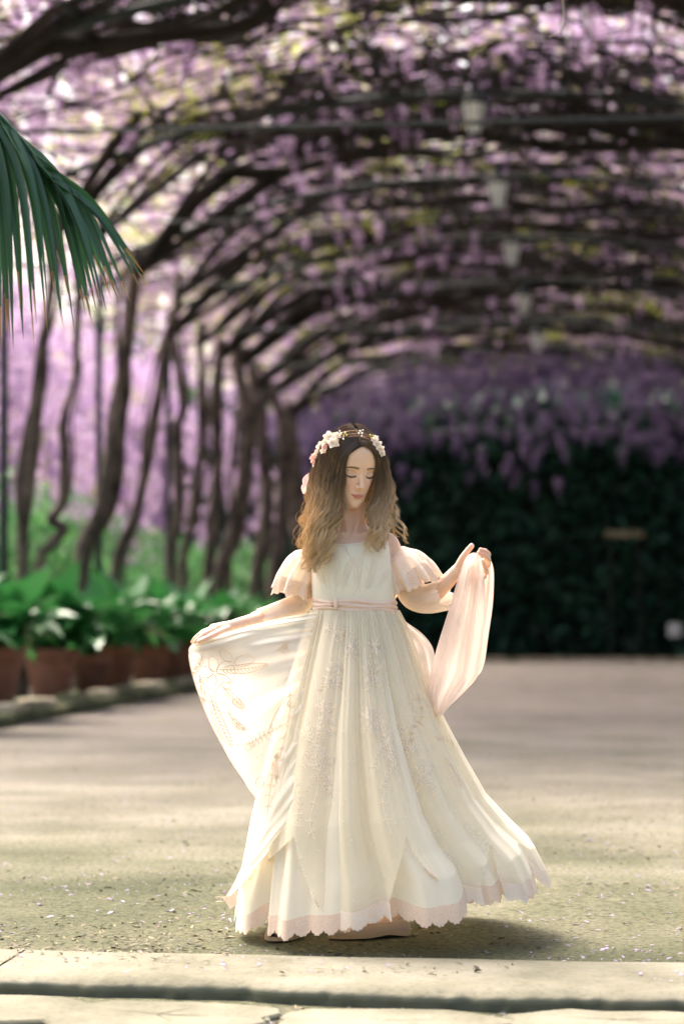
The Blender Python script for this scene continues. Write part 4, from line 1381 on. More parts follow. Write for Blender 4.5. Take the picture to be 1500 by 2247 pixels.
# lace border under the lining, scalloped
def lace_band(fn, n_around, h, rows, scal, name, m, parent):
    """fn(th, k) -> world point k lace-heights below the hem"""
    th = np.linspace(0, 2 * np.pi, n_around, endpoint=False)[None, :]
    k = np.linspace(0, 1, rows)[:, None]
    sc = 1 - .24 * (1 - np.abs(np.sin(th * scal / 2))) - .07 * (1 - np.abs(np.sin(th * scal * 2)))
    return obj(name, fn(th, k * sc).reshape(-1, 3), grid_faces(n_around, rows, True), m, parent)
def below(th, k, off=0.0, seed=0.0, h=36):
    P = skirt(th, np.ones_like(th + k), off, seed)
    Q = skirt(th, np.full_like(th + k, .985), off, seed)
    D = P - Q; D = D / (np.linalg.norm(D, axis=-1, keepdims=True) + 1e-9) * .75 + np.array((0, 0, -.45))
    return P + D * ((k * h * PXM) + 0 * th)[..., None]
lace_band(lambda a, k: below(a, k, .001), 2000, 36, 9, 62, 'lace_hem', M['lace'], dress)

# ---- overskirt of tulle with leaf shaped openings at the hem
def over_end(px):
    """lowest picture row the overskirt reaches at column px"""
    y = np.full_like(px, 3000.0)
    def vee(ax, ay, l, r, curv=1.0):
        lw, rw = ax - l[0], r[0] - ax
        k = np.where(px < ax, np.clip((ax - px) / lw, 0, 9), np.clip((px - ax) / rw, 0, 9))
        d = np.where(px < ax, l[1] - ay, r[1] - ay)
        yy = ay + d * k ** np.where(px < ax, .95, .62 + 0 * px)
        return np.where((px > l[0]) & (px < r[0]), yy, 3000.0)
    y = np.minimum(y, vee(645, 1836, (486, 1980), (728, 2040)))
    y = np.minimum(y, vee(893, 1838, (842, 2030), (1030, 1985)))
    y = np.minimum(y, vee(1078, 1850, (1040, 2010), (1108, 1960)))
    return y
tt2 = np.linspace(.0, 1.0, 210)[:, None]
th2 = np.linspace(0, 2 * np.pi, 760, endpoint=False)[None, :]
V = skirt(th2, tt2, .012, .6)
Vf = V.reshape(-1, 3)
ox, oy, od = unW(Vf)
ok = (od > 0.02) | (oy < over_end(ox))
F = grid_faces(760, 210, True)
F = F[ok[F].all(1)]
over = obj('overskirt', Vf, F, M['tulle'], dress)
over_bvh = BVHTree.FromPolygons([tuple(v) for v in Vf], [tuple(int(i) for i in f) for f in F])
# scalloped lace along the overskirt's own hem, only where it reaches down
thl = np.linspace(0, 2 * np.pi, 2200, endpoint=False)[None, :]
kl = np.linspace(0, 1, 8)[:, None]
sc = 1 - .24 * (1 - np.abs(np.sin(thl * 29))) - .07 * (1 - np.abs(np.sin(thl * 120)))
V = below(thl, kl * sc, .012, .6, 34)
hx, hy, hd = unW(V[0])
okc = (hd > .02) | (hy < over_end(hx))
F = grid_faces(2200, 8, True)
F = F[okc[F[:, 0] % 2200] & okc[F[:, 1] % 2200]]
obj('overskirt_lace', V.reshape(-1, 3), F, M['lace_light'], dress)

def cord(name, pts, r, m, parent, bvh=None, lift=.002, n=60):
    if bvh is None:
        P = spline(Ws(pts), n)
    else:
        q = spline(pts, n); P = []
        last = None
        for a, b_ in q[:, :2]:
            h = onto(bvh, a, b_, lift)
            if h is None: continue
            P.append(tuple(h))
        P = np.array(P)
        if len(P) < 4: return None
        for _ in range(2): P[1:-1] = (P[:-2] + 2 * P[1:-1] + P[2:]) / 4
    V, F = tube(P, r, 6)
    return obj(name, V, F, m, parent)
for line in ([(x, float(over_end(np.array([float(x)]))[0]) - 2) for x in np.linspace(648, 727, 9)],
             [(x, float(over_end(np.array([float(x)]))[0]) - 2) for x in np.linspace(545, 643, 7)],
             [(x, float(over_end(np.array([float(x)]))[0]) - 2) for x in np.linspace(895, 1028, 9)],
             [(x, float(over_end(np.array([float(x)]))[0]) - 2) for x in np.linspace(844, 892, 6)],
             [(x, float(over_end(np.array([float(x)]))[0]) - 2) for x in np.linspace(1079, 1107, 5)]):
    cord('piping', line, .0016, M['piping'], dress, over_bvh, .001)

# ---- the panel of tulle pulled out to the side by the hand
_a = spline([(700, 1341), (688, 1400), (672, 1490), (655, 1600), (646, 1720), (644, 1838)], 100)
PANEL_A = []
for x_, y_ in _a:
    h_ = onto(over_bvh, x_, y_, -.004)
    PANEL_A.append((x_, y_, (h_ - CAM).dot(Fh) - D0 if h_ is not None else -.1))
PANEL_A = np.array(PANEL_A)
for _ in range(30): PANEL_A[1:-1, 2] = (PANEL_A[:-2, 2] + 2 * PANEL_A[1:-1, 2] + PANEL_A[2:, 2]) / 4
def panel(u, v):
    A = PANEL_A
    B = spline([(427, 1408, -.055), (415, 1428, -.05), (421, 1475, -.04), (450, 1562, -.02), (497, 1655, -.02), (540, 1722, -.05), (566, 1770, -.10), (552, 1850, -.15), (520, 1925, -.16), (490, 1978, -.16)], 160)
    ua = np.clip(u, 0, 1)
    a = np.stack([np.interp(ua, np.linspace(0, 1, 100), A[:, i]) for i in range(3)], -1)
    b_ = np.stack([np.interp(ua, np.linspace(0, 1, 160), B[:, i]) for i in range(3)], -1)
    p = a * (1 - v[..., None]) + b_ * v[..., None]
    bulge = np.sin(np.pi * v)
    f = np.sin(2 * np.pi * 7 * (u + .05 * np.sin(5 * v))) * (1 - v) ** .7 * .006 * np.clip(v * 6, .15, 1) + np.sin(2 * np.pi * 15 * u + 2 * v) * .004 * (1 - v) \
        + np.sin(2 * np.pi * (2.3 * u + .6 * v)) * .014 * bulge + .008 * np.sin(9 * u + 5 * v) * bulge
    f = f + np.exp(-(u / .10) ** 2) * (.007 * np.sin(70 * u + 2 * v)) * bulge
    p[..., 2] += f - .02 * bulge
    p[..., 1] += -6 * bulge * np.exp(-(u / .25) ** 2) + np.sin(2 * np.pi * 9 * u) * .8
    # gathers running into the fist
    e = np.exp(-((1 - v) / .22) ** 2) * np.exp(-(u / .20) ** 2)
    p[..., 2] += e * .008 * np.sin(90 * u)
    return Wa(p[..., 0], p[..., 1], p[..., 2])
uu, vv = np.meshgrid(np.linspace(0, 1, 260), np.linspace(0, 1, 150), indexing='ij')
V = panel(uu, vv).reshape(-1, 3)
F = grid_faces(150, 260)
held = obj('held_panel', V, F, M['tulle_held'], dress)
held_bvh = BVHTree.FromPolygons([tuple(v) for v in V], [tuple(int(i) for i in f) for f in F])
# edge folded back at the outer side
ue = np.linspace(0, .46, 90)[:, None]
P0 = panel(ue, np.ones_like(ue))[:, 0]
fold_w = np.sin(np.linspace(0.25, 2.9, 90)) * .020 + .003
row = [P0, P0 + RH * (fold_w * .5)[:, None] + FH * .010, P0 + RH * fold_w[:, None] + FH * .016, P0 + RH * (fold_w * 1.5)[:, None] + FH * .014]
V = np.stack(row, 1).reshape(-1, 3)
obj('folded_edge', V, grid_faces(4, 90), M['tulle_held'], dress)
P = panel(np.linspace(.0, 1, 160), np.ones(160))
V, F = tube(P, .0013, 6); obj('piping', V, F, M['piping'], dress)
# frayed little lace tip at the panel's end
V = Wa(np.array([[486, 505, 520], [497, 508, 520], [505, 512, 520]]), np.array([[1968, 1965, 1950], [1982, 1978, 1968], [1995, 1990, 1985]]), -.16).reshape(-1, 3)
obj('lace_tip', V, grid_faces(3, 3), M['lace'], dress)

# ---- embroidery
def fern(cx, cy, L, ang, bend=.6, n=9, barb=.32):
    """curved spray with side barbs, as picture polylines"""
    out = []
    sp = []
    for i in range(15):
        s = i / 14; a = ang + bend * s
        sp.append((cx + L * s * math.cos(ang + bend * s * .5), cy - L * s * math.sin(ang + bend * s * .5)))
    out.append(sp)
    for i in range(2, n + 2):
        s = i / (n + 2); k = int(s * 14)
        x, y = sp[k]
        a = ang + bend * s
        for sd in (-1, 1):
            l = L * barb * math.sin(math.pi * (.15 + .8 * s))
            aa = a + sd * .75
            out.append([(x, y), (x + l * .6 * math.cos(aa), y - l * .6 * math.sin(aa)), (x + l * math.cos(aa - sd * .35), y - l * math.sin(aa - sd * .35))])
    return out
def curl(cx, cy, r, a0, turns=1.4, s=1):
    return [[(cx + r * (1 - .75 * q) * math.cos(a0 + s * q * turns * 6.28), cy - r * (1 - .75 * q) * math.sin(a0 + s * q * turns * 6.28)) for q in np.linspace(0, 1, 18)]]
def petals(cx, cy, r, n, a0=0, wdt=.30):
    out = []
    for i in range(n):
        a = a0 + 6.283 * i / n
        ln = r * (1 - .18 * (i % 2))
        lo = []
        for q in np.linspace(0, 1, 17):
            ph = q * 2 * math.pi
            rr = ln * (.55 - .45 * math.cos(ph)); off = wdt * ln * math.sin(ph)
            lo.append((cx + rr * math.cos(a) - off * math.sin(a), cy - rr * math.sin(a) - off * math.cos(a)))
        out.append(lo)
        out.append([(cx + ln * .15 * math.cos(a), cy - ln * .15 * math.sin(a)), (cx + ln * .8 * math.cos(a + .1), cy - ln * .8 * math.sin(a + .1))])
    return out
def vine_line(pts, seed=0, every=4, l=11):
    g = random.Random(seed)
    sp = [tuple(p) for p in spline(pts, 40)]
    out = [sp]
    for i in range(3, 38, every):
        (x, y), (x2, y2) = sp[i], sp[i + 1]
        a = math.atan2(-(y2 - y), x2 - x)
        for sd in (-1, 1):
            aa = a + sd * g.uniform(.7, 1.1); ll = l * g.uniform(.6, 1.1)
            out.append([(x, y), (x + ll * .6 * math.cos(aa), y - ll * .6 * math.sin(aa)), (x + ll * math.cos(aa + sd * .5), y - ll * math.sin(aa + sd * .5))])
    return out
def stitch(name, lines, r, m, bvh, parent, lift=.0012, label=None):
    parts = []
    for ln in lines:
        q = spline(ln, max(6, min(60, int(len(ln) * 2.5)))) if len(ln) > 2 else np.array(ln, dtype=float)
        P = []
        for a, b_ in q:
            h = onto(bvh, a, b_, lift)
            if h is None: break
            if P and (Vector(P[-1]) - h).length > .02: break
            P.append(tuple(h))
        if len(P) >= 3: parts.append(tube(np.array(P), r * (1 - .35 * np.linspace(0, 1, len(P))), 4, False))
    if parts:
        V, F = join(parts)
        return obj(name, V, F, m, parent, kind='stuff')
# big flower and sprays on the held panel
L1 = petals(472, 1478, 46, 5, .5, .28) + petals(470, 1540, 52, 4, 4.1, .22) + petals(510, 1455, 48, 3, .2, .25)
L1 += fern(480, 1470, 110, -.02, .25, 14, .22) + fern(485, 1500, 80, -1.0, .4, 10, .25) + fern(460, 1520, 130, -1.35, .35, 12, .20)
L1 += fern(445, 1440, 50, -1.9, -.5, 8, .3) + fern(438, 1480, 70, -1.5, .1, 9, .25)
L1 += vine_line([(635, 1500), (636, 1550), (628, 1600), (616, 1650), (600, 1690), (592, 1740), (586, 1790)], 1, 3, 13)
L1 += vine_line([(540, 1636), (565, 1622), (595, 1605), (620, 1590)], 2, 4, 12) + curl(545, 1640, 12, 0, 1.3)
L1 += curl(572, 1718, 13, 1.2, 1.4) + curl(612, 1660, 11, .3, 1.5, -1) + curl(640, 1545, 10, 2, 1.2) + curl(518, 1540, 10, 0, 1.2) + curl(625, 1430, 10, 0, 1.2)
L1 += fern(600, 1430, 40, .2, .8, 6, .3) + fern(607, 1720, 70, 1.8, -.5, 9, .2) + fern(500, 1560, 60, -1.2, .8, 8, .25)
L1 += [[(590, 1600), (602, 1570), (620, 1540), (628, 1500)], [(566, 1770), (580, 1730), (590, 1690), (588, 1650), (600, 1610)]]
stitch('embroidery', L1, .0009, M['thread'], held_bvh, dress)
# palmettes on the front of the overskirt
L2 = []
for cx, cy, k in ((690, 1630, 1), (700, 1690, .9), (850, 1628, 1.1), (868, 1672, 1), (735, 1480, .5), (815, 1478, .5), (715, 1565, .6), (812, 1580, .5), (640, 1900, .6), (930, 1700, .7), (965, 1900, .7), (770, 1420, .4), (822, 1420, .35)):
    for a, bnd, ll in ((1.1, .5, 60), (.5, .5, 55), (2.1, -.5, 60), (2.7, -.5, 50), (-.7, -.4, 50), (-1.3, .3, 62), (-2.3, .4, 50)):
        L2 += fern(cx, cy, ll * k, a, bnd, 6, .26)
    L2 += curl(cx - 28 * k, cy + 55 * k, 8 * k, 0, 1.2) + curl(cx + 30 * k, cy + 60 * k, 8 * k, 3, 1.2, -1)
for pts in ([(690, 1480), (700, 1560), (692, 1640), (698, 1720), (680, 1800), (690, 1840)], [(800, 1420), (808, 1520), (820, 1600), (850, 1680), (840, 1760), (858, 1830)],
            [(900, 1520), (905, 1600), (930, 1680), (960, 1740)], [(640, 1700), (655, 1760), (650, 1820)], [(925, 1830), (950, 1880), (990, 1920), (1010, 1940)],
            [(1020, 1800), (1060, 1850), (1090, 1880)], [(880, 1900), (900, 1950), (960, 1960)], [(590, 1900), (610, 1950), (600, 1990)]):
    L2 += vine_line(pts, int(pts[0][0]), 4, 12)
for cx, cy in ((745, 1395), (760, 1390), (716, 1495), (733, 1500), (810, 1492), (1005, 1620), (900, 1640), (720, 1380)):
    L2 += petals(cx, cy, 13, 6)
stitch('embroidery', L2, .0008, M['thread2'], over_bvh, dress, .0005)
L3 = []
for pts in ([(915, 1515), (925, 1570), (905, 1600), (900, 1640)], [(975, 1660), (1000, 1700), (1010, 1730)], [(955, 1620), (990, 1625), (1010, 1640)], [(610, 1880), (620, 1930), (640, 1960)], [(640, 1900), (636, 1950), (628, 1985)]):
    L3 += vine_line(pts, int(pts[1][1]), 5, 9)
stitch('embroidery', L3, .0010, M['thread'], over_bvh, dress)
# seed pearls
g = random.Random(9)
pv, pf = ell((0, 0, 0), (1, 1, 1), n=8)
pf = np.array([f if len(f) == 4 else (*f, f[0]) for f in pf])
def beads(bvh, n, box_, cond, r, m, parent, seed):
    g = random.Random(seed); parts = []
    pts = []
    while len(pts) < n:
        a, b_ = g.uniform(box_[0], box_[2]), g.uniform(box_[1], box_[3])
        if not cond(a, b_): continue
        h = onto(bvh, a, b_, .0012)
        if h is None: continue
        pts.append(tuple(h))
    for p in pts:
        pv_, pf_ = pv * r * g.uniform(.8, 1.15) + np.array(p), [f for f in ell((0, 0, 0), (1, 1, 1), n=8)[1]]
        parts.append((pv_, pf_))
    Vs, Fs, k = [], [], 0
    for v, f in parts:
        Vs.append(v); Fs += [tuple(i + k for i in q) for q in f]; k += len(v)
    obj('seed_pearls', np.concatenate(Vs), Fs, m, parent, kind='stuff')
beads(over_bvh, 190, (560, 1500, 1130, 1990), lambda a, b_: True, .0015, M['pearl'], dress, 1)
beads(held_bvh, 90, (430, 1450, 650, 1800), lambda a, b_: True, .0013, M['thread'], dress, 2)

# ---- bodice and sleeves cut from the body's own surface
Barr = np.array([f if len(f) == 4 else (*f, f[0]) for f in BF])
ux, uy, ud = unW(BV)
front = BN @ FH < .15
NECK = np.array([(700, 1150), (710, 1172), (718, 1189), (735, 1194), (760, 1195), (790, 1192), (812, 1182), (830, 1166), (838, 1150)])
def shell(name, keep, off, m, parent, extra=None, rough_edge=12):
    Fk = Barr[keep[Barr].all(1)]
    if not len(Fk): return None
    idx, inv = np.unique(Fk.ravel(), return_inverse=True)
    Fn = inv.reshape(-1, 4)
    P = BV[idx] + BN[idx] * (off if np.isscalar(off) else off[idx][:, None])
    # even out the cut edge
    e = np.sort(np.stack([Fn, np.roll(Fn, -1, 1)], -1).reshape(-1, 2), 1)
    e = e[e[:, 0] != e[:, 1]]
    ue, cnt = np.unique(e, axis=0, return_counts=True)
    be = ue[cnt == 1]
    if len(be):
        wt = np.zeros(len(P)); wt[np.unique(be)] = 1
        P = smooth_pts(P, be, wt, rough_edge, .5)
    P = smooth_pts(P, ue, np.full(len(P), .5), 3)
    fl = [tuple(dict.fromkeys(map(int, f))) for f in Fn]
    o = obj(name, P, fl, m, parent)
    return o, P, fl
ny = np.interp(ux, NECK[:, 0], NECK[:, 1], left=1100, right=1100)
armL = np.interp(uy, [1160, 1190, 1230, 1345], [676, 682, 688, 690])
armR = np.interp(uy, [1150, 1170, 1230, 1300, 1345], [846, 848, 852, 864, 866])
tors = (ux > armL) & (ux < armR) & (uy < 1350) & (uy > np.where(front, ny, 1168)) & (uy > 1150) & (np.abs(ud) < .11)
bo, bP, bF = shell('bodice', tors, .0065, M['bodice'], dress)
bod_bvh = BVHTree.FromPolygons([tuple(v) for v in bP], bF)
LB = []
LB += fern(735, 1300, 90, 1.35, .45, 12, .2) + fern(752, 1300, 85, 1.5, -.5, 12, .2) + fern(790, 1300, 95, 1.9, -.9, 12, .2) + fern(800, 1300, 80, 1.1, .4, 10, .22)
LB += fern(715, 1290, 60, 1.9, .6, 8, .25) + fern(830, 1290, 60, 1.2, -.5, 8, .25) + curl(722, 1225, 10, 0) + curl(835, 1220, 9, 1) + fern(765, 1215, 40, 2.3, -1, 6, .3)
LB += [[(760, 1210), (770, 1225), (785, 1250), (788, 1280), (776, 1305)], [(728, 1240), (720, 1260), (724, 1290)], [(800, 1240), (815, 1262), (812, 1295)]]
stitch('embroidery', LB, .0007, M['thread2'], bod_bvh, dress, .0004)
# sheer net over shoulders and arms
armA = ((ux < 688) & (uy > 1168) & (ux > 585) & (uy < 1350)) 
armB = ((ux > 849) & (uy > 1160) & (ux < 960) & (uy < 1345))
shell('shoulder_net', armA, .0035, M['sleeve_net'], dress)
shell('shoulder_net', armB, .0035, M['sleeve_net'], dress)
# seam line of the neck
P = [onto(bod_bvh, a, b_ + 3, .0005) for a, b_ in spline(NECK, 50)]
P = np.array([tuple(p) for p in P if p is not None])
if len(P) > 5:
    V, F = tube(P, .0011, 5); obj('neck_seam', V, F, M['bodice'], dress)

def flounce(name, path, rad, m, folds, amp, scal, parent, n=260, rows=40, seed=0, squash=(1, 1), slant=0.0):
    """gathered tube along path; rad: radii along it"""
    P = spline(Ws(path), rows)
    T, N, B = frames(P)
    q = np.linspace(0, 1, rows)
    r = np.interp(q, np.linspace(0, 1, len(rad)), rad)
    th = np.linspace(0, 2 * np.pi, n, endpoint=False)
    f = np.sin(folds * th + seed + .7 * np.sin(2 * th)) + .4 * np.sin((folds * 2 + 1) * th + 2 * seed)
    RR = r[:, None] + amp * (q[:, None] ** 1.1) * f[None]
    end = q[:, None] > .999
    adv = (np.abs(np.sin(scal * th / 2)) * .006 + .003 * np.abs(np.sin(scal * 2 * th)))[None] * (q[:, None] ** 8) + .012 * (f[None] * q[:, None] ** 3) * .5
    # how far round each point lies below the axis: cloth hangs
    V = P[:, None] + RR[..., None] * (squash[0] * np.cos(th)[None, :, None] * N[:, None] + squash[1] * np.sin(th)[None, :, None] * B[:, None]) + adv[..., None] * T[:, None]
    V[..., 2] -= slant * q[:, None] ** 2
    return obj(name, V.reshape(-1, 3), grid_faces(n, rows, True), m, parent)
# image-right sleeve
flounce('sleeve_flounce', [(867, 1207, .012), (876, 1228, .018), (892, 1256, .022), (904, 1277, .022)], [.027, .053, .067, .075, .077], M['lace_light'], 8, .0095, 26, dress, seed=1)
flounce('sleeve_lace_edge', [(892, 1257, .022), (900, 1268, .022), (907, 1285, .022)], [.0725, .077, .079], M['lace'], 8, .0095, 26, dress, seed=1, rows=14)
flounce('lace_sleeve', [(884, 1268, .045), (908, 1304, .05), (938, 1312, .035), (974, 1304, .006)], [.038, .042, .041, .043], M['lace_light'], 5, .004, 22, dress, seed=3)
# image-left sleeve
flounce('sleeve_flounce', [(680, 1214, .018), (669, 1234, .03), (655, 1262, .045), (645, 1292, .05)], [.022, .043, .053, .058, .059], M['lace_light'], 7, .0085, 22, dress, seed=4)
flounce('sleeve_lace_edge', [(652, 1270, .048), (648, 1284, .05), (645, 1302, .05)], [.0575, .060, .061], M['lace'], 7, .0085, 22, dress, seed=4, rows=14)
flounce('lace_sleeve', [(668, 1300, .085), (655, 1326, .095), (615, 1341, .06), (572, 1354, .018)], [.034, .036, .031, .026], M['lace_light'], 4, .003, 18, dress, seed=5)

# ---- sash
def sash_band(c0, c1, k, seed):
    """one fold of the sash: ring whose height differs left to right"""
    n = 160
    th = np.linspace(0, 2 * np.pi, n, endpoint=False)
    V = []
    for j, q in enumerate(np.linspace(0, 1, 7)):
        bul = math.sin(math.pi * q) * .0055 + .001 * k
        c = np.cos(th)
        pyl, pyr = c0[0] + (c1[0] - c0[0]) * q, c0[1] + (c1[1] - c0[1]) * q
        py = (pyl + pyr) / 2 + (pyr - pyl) / 2 * c + 2.2 * np.sin(5 * th + seed)
        hw = 89.5 + bul / PXM; dd = .082 + bul
        pinch = 3.5 * np.exp(-(((778 + hw * c) - 737) / 10) ** 2) * (np.sin(th) < 0)
        e = 2 / 2.3
        cc = np.sign(c) * np.abs(c) ** e; ss = np.sign(np.sin(th)) * np.abs(np.sin(th)) ** e
        V.append(Wa(778 + hw * cc, py + pinch * (.5 - q) * 3, dd * ss - .002 * pinch))
    return np.concatenate(V), grid_faces(n, 7, True)[:, ::-1]
for k, (a, b_) in enumerate((((1313, 1318), (1324, 1329)), ((1320, 1326), (1332, 1338)), ((1328, 1333), (1340, 1347)))):
    V, F = sash_band(a, b_, k % 2, k * 1.7)
    obj('sash', V, F, M['sash'], dress)
# knot on the sash
V, F = ell((0, 0, 0), (.006, .0045, .0165), n=14)
V = (V @ BASIS.T) + np.array(W(737, 1325, -.088)); obj('sash_knot', V, [f for f in F], M['sash'], dress)

# ---- long end of the sash lifted in the raised hand
def sheet(name, rows, depth, folds, amp, m, parent, n=90, k=110, thick=.03, seed=0, back=True):
    """rows: py, left px, right px, depth; a folded double layer hanging down"""
    rws = spline(rows, k)
    u = np.linspace(0, 1, n)
    def layer(sgn, sd):
        q = np.linspace(0, 1, k)[:, None]
        f = np.sin(2 * np.pi * folds * (u[None] + .06 * np.sin(4 * q + sd)) + sd) * amp + .22 * amp * np.sin(2 * np.pi * folds * 2.3 * u[None] + sd * 2 + 3 * q)
        ww = np.sqrt(np.clip(1 - (2 * u[None] - 1) ** 2, 0, 1))
        px = rws[:, 1][:, None] + (rws[:, 2] - rws[:, 1])[:, None] * u[None]
        py = rws[:, 0][:, None] + rws[:, 4][:, None] * (u[None] - .5) * 2 + 0 * px
        dep = rws[:, 3][:, None] + sgn * thick * ww + f * np.clip(ww * 1.5, .2, 1) * np.clip(q * 4, .25, 1)
        return Wa(px, py, dep).reshape(-1, 3)
    parts = [(layer(-1, seed), grid_faces(n, k))]
    if back: parts.append((layer(1, seed + 2), grid_faces(n, k)))
    V, F = join(parts)
    return obj(name, V, F, m, parent)
sash_end = sheet('sash_end', [(1213, 1036, 1047, -.050, 0), (1219, 1027, 1054, -.052, 1), (1232, 1018, 1060, -.052, 2), (1262, 1007, 1062, -.050, 2), (1300, 996, 1064, -.045, 2), (1350, 981, 1062, -.04, 2),
                  (1400, 965, 1058, -.04, 2), (1450, 950, 1054, -.04, 0), (1490, 940, 1046, -.04, -4), (1530, 936, 1012, -.05, -6), (1556, 945, 985, -.06, -6), (1570, 958, 972, -.06, -3)], 0, 1.9, .011, M['veil'], girl, seed=.4, thick=.022)
sheet('sash_end', [(1222, 1062, 1072, .030, 0), (1240, 1058, 1080, .030, 0), (1270, 1052, 1083, .028, 0), (1330, 1040, 1080, .02, 0), (1400, 1030, 1070, .01, 0), (1450, 1024, 1063, .0, 0), (1478, 1018, 1052, .0, 0), (1492, 1012, 1030, 0, 0)],
      0, 2.0, .006, M['veil'], girl, seed=1.4, thick=.016)
# from the back of the waist to the scarf
sheet('sash_tail', [(1346, 858, 868, .05, 0), (1372, 868, 892, .05, -6), (1400, 880, 925, .04, -10), (1430, 892, 948, .03, -10), (1470, 905, 955, .01, -8), (1510, 920, 955, -.02, -4), (1545, 935, 960, -.05, 0)],
      0, 2.4, .006, M['veil'], girl, seed=2.2, thick=.008, back=False)

# ---- shoes
def shoe(name, heel, toe, w0, side):
    heel, toe = Vector(heel), Vector(toe)
    d = (toe - heel); L = d.length; d.normalize(); s = Vector((-d.y, d.x, 0)).normalized()
    t = empty(name, heel, parent=girl)
    n = 26
    def sec(q, z0, top, wf):
        w = (.030 + .012 * math.sin(math.pi * min(1, q * 1.1)) ** 1.0 + .006 * q) * max(.0, 1 - max(0, q - .72) ** 2 * 12) ** .5 * math.sqrt(max(.0, 1 - max(0, 1 - q / .14) ** 2) + .01)
        return w * wf
    V = []; rows = 24
    ths = np.linspace(-.15, math.pi + .15, 15)
    for i in range(rows):
        q = i / (rows - 1) * .995
        w = sec(q, 0, 0, 1)
        h = .044 - .020 * q ** .8 + (-.004 if q > .9 else 0)
        h *= math.sqrt(max(.02, 1 - max(0, q - .85) ** 2 / .0256))
        h *= min(1, .6 + q * 6)
        for a in ths:
            V.append(tuple(heel + d * (L * q) + s * (w * math.cos(a)) + Vector((0, 0, .012 + max(-.004, h * math.sin(a))))))
    obj('upper', V, grid_faces(15, rows)[:, ::-1], M['shoe'], t)
    V = []
    for z in (.0, .011):
        for i in range(rows):
            q = i / (rows - 1) * .998; w = sec(q, 0, 0, 1.04)
            V.append(tuple(heel + d * (L * q) + s * w + Vector((0, 0, z + .008 * math.exp(-((q - .36) / .13) ** 2)))))
        for i in range(rows - 1, -1, -1):
            q = i / (rows - 1) * .998; w = sec(q, 0, 0, 1.04)
            V.append(tuple(heel + d * (L * q) - s * w + Vector((0, 0, z + .008 * math.exp(-((q - .36) / .13) ** 2)))))
    m_ = rows * 2
    F = [(a, (a + 1) % m_, (a + 1) % m_ + m_, a + m_) for a in range(m_)] + [tuple(range(m_, 2 * m_)), tuple(range(m_ - 1, -1, -1))]
    obj('sole', V, F, M['sole'], t, False)
    c = heel + d * .028 + Vector((0, 0, .006))
    V = []
    for z, k in ((-.004, .9), (.010, 1.0)):
        for a in np.linspace(0, 2 * math.pi, 18, endpoint=False):
            V.append(tuple(c + d * (.030 * k * math.cos(a)) + s * (.031 * k * math.sin(a)) + Vector((0, 0, z))))
    F = [tuple(f) for f in grid_faces(18, 2, True)] + [tuple(range(18, 36)), tuple(range(17, -1, -1))]
    obj('heel', V, F, M['sole'], t, False)
gl = lambda px, dep: (lambda p: Vector((p.x, p.y, .006)))(W(px, 2050, dep))
shoe('shoe', gl(648, .05), gl(600, -.135), .035, 1)
shoe('shoe', gl(900, .02), gl(722, -.075), .035, 1)

# ---- hair
def push_out(P, s=1.0):
    """keep strands outside the skull"""
    L = unH(P)
    c = np.array((0, .006, .006)); r = np.array((.0745, .0985, .1130)) * s
    q = (L - c) / r
    d = np.linalg.norm(q, axis=1)
    m_ = (d < 1) & (L[:, 2] > -.06)
    k = np.where(m_, 1 / np.maximum(d, .2), 1)[:, None]
    return H(c + q * k * r)
_l = unH(BV)
_hair = (_l[:, 2] > -.09) & ~((_l[:, 1] < .012) & (_l[:, 2] < .079 - 15 * _l[:, 0] ** 2)) & (uy < 1110)
_f = Barr[_hair[Barr].all(1)]
_idx, _inv = np.unique(_f.ravel(), return_inverse=True)
capF = _inv.reshape(-1, 4)
capV = BV[_idx] + BN[_idx] * .0035
GL = [  # image-left guides, front to back
    [(790, 979, -.120), (772, 990, -.122), (757, 1020, -.112), (751, 1060, -.106), (746, 1100, -.098), (748, 1135, -.100), (733, 1162, -.104), (734, 1190, -.104), (724, 1225, -.102)],
    [(786, 970, -.112), (760, 984, -.112), (740, 1018, -.100), (732, 1060, -.096), (733, 1105, -.098), (726, 1140, -.100), (716, 1170, -.104), (716, 1205, -.104), (704, 1240, -.100)],
    [(782, 962, -.100), (748, 975, -.096), (726, 1015, -.085), (718, 1065, -.082), (716, 1110, -.090), (706, 1145, -.098), (698, 1180, -.102), (703, 1215, -.104), (690, 1258, -.100)],
    [(776, 952, -.080), (732, 965, -.070), (712, 1005, -.060), (702, 1055, -.058), (700, 1105, -.068), (690, 1145, -.085), (682, 1180, -.090), (686, 1215, -.094), (672, 1250, -.090)],
    [(770, 944, -.055), (722, 956, -.040), (701, 1000, -.030), (690, 1055, -.026), (690, 1105, -.035), (682, 1145, -.05), (678, 1185, -.06), (682, 1215, -.065), (672, 1245, -.065)],
    [(766, 940, -.025), (716, 955, .000), (697, 1000, .015), (686, 1055, .022), (682, 1105, .015), (673, 1140, .0), (668, 1175, -.01), (668, 1205, -.015)],
    [(764, 939, .005), (716, 958, .035), (702, 1005, .050), (692, 1060, .058), (686, 1110, .055), (678, 1150, .05), (678, 1190, .05)],
    [(764, 939, .025), (728, 955, .075), (718, 1010, .095), (712, 1070, .098), (704, 1130, .09), (700, 1190, .09)],
]
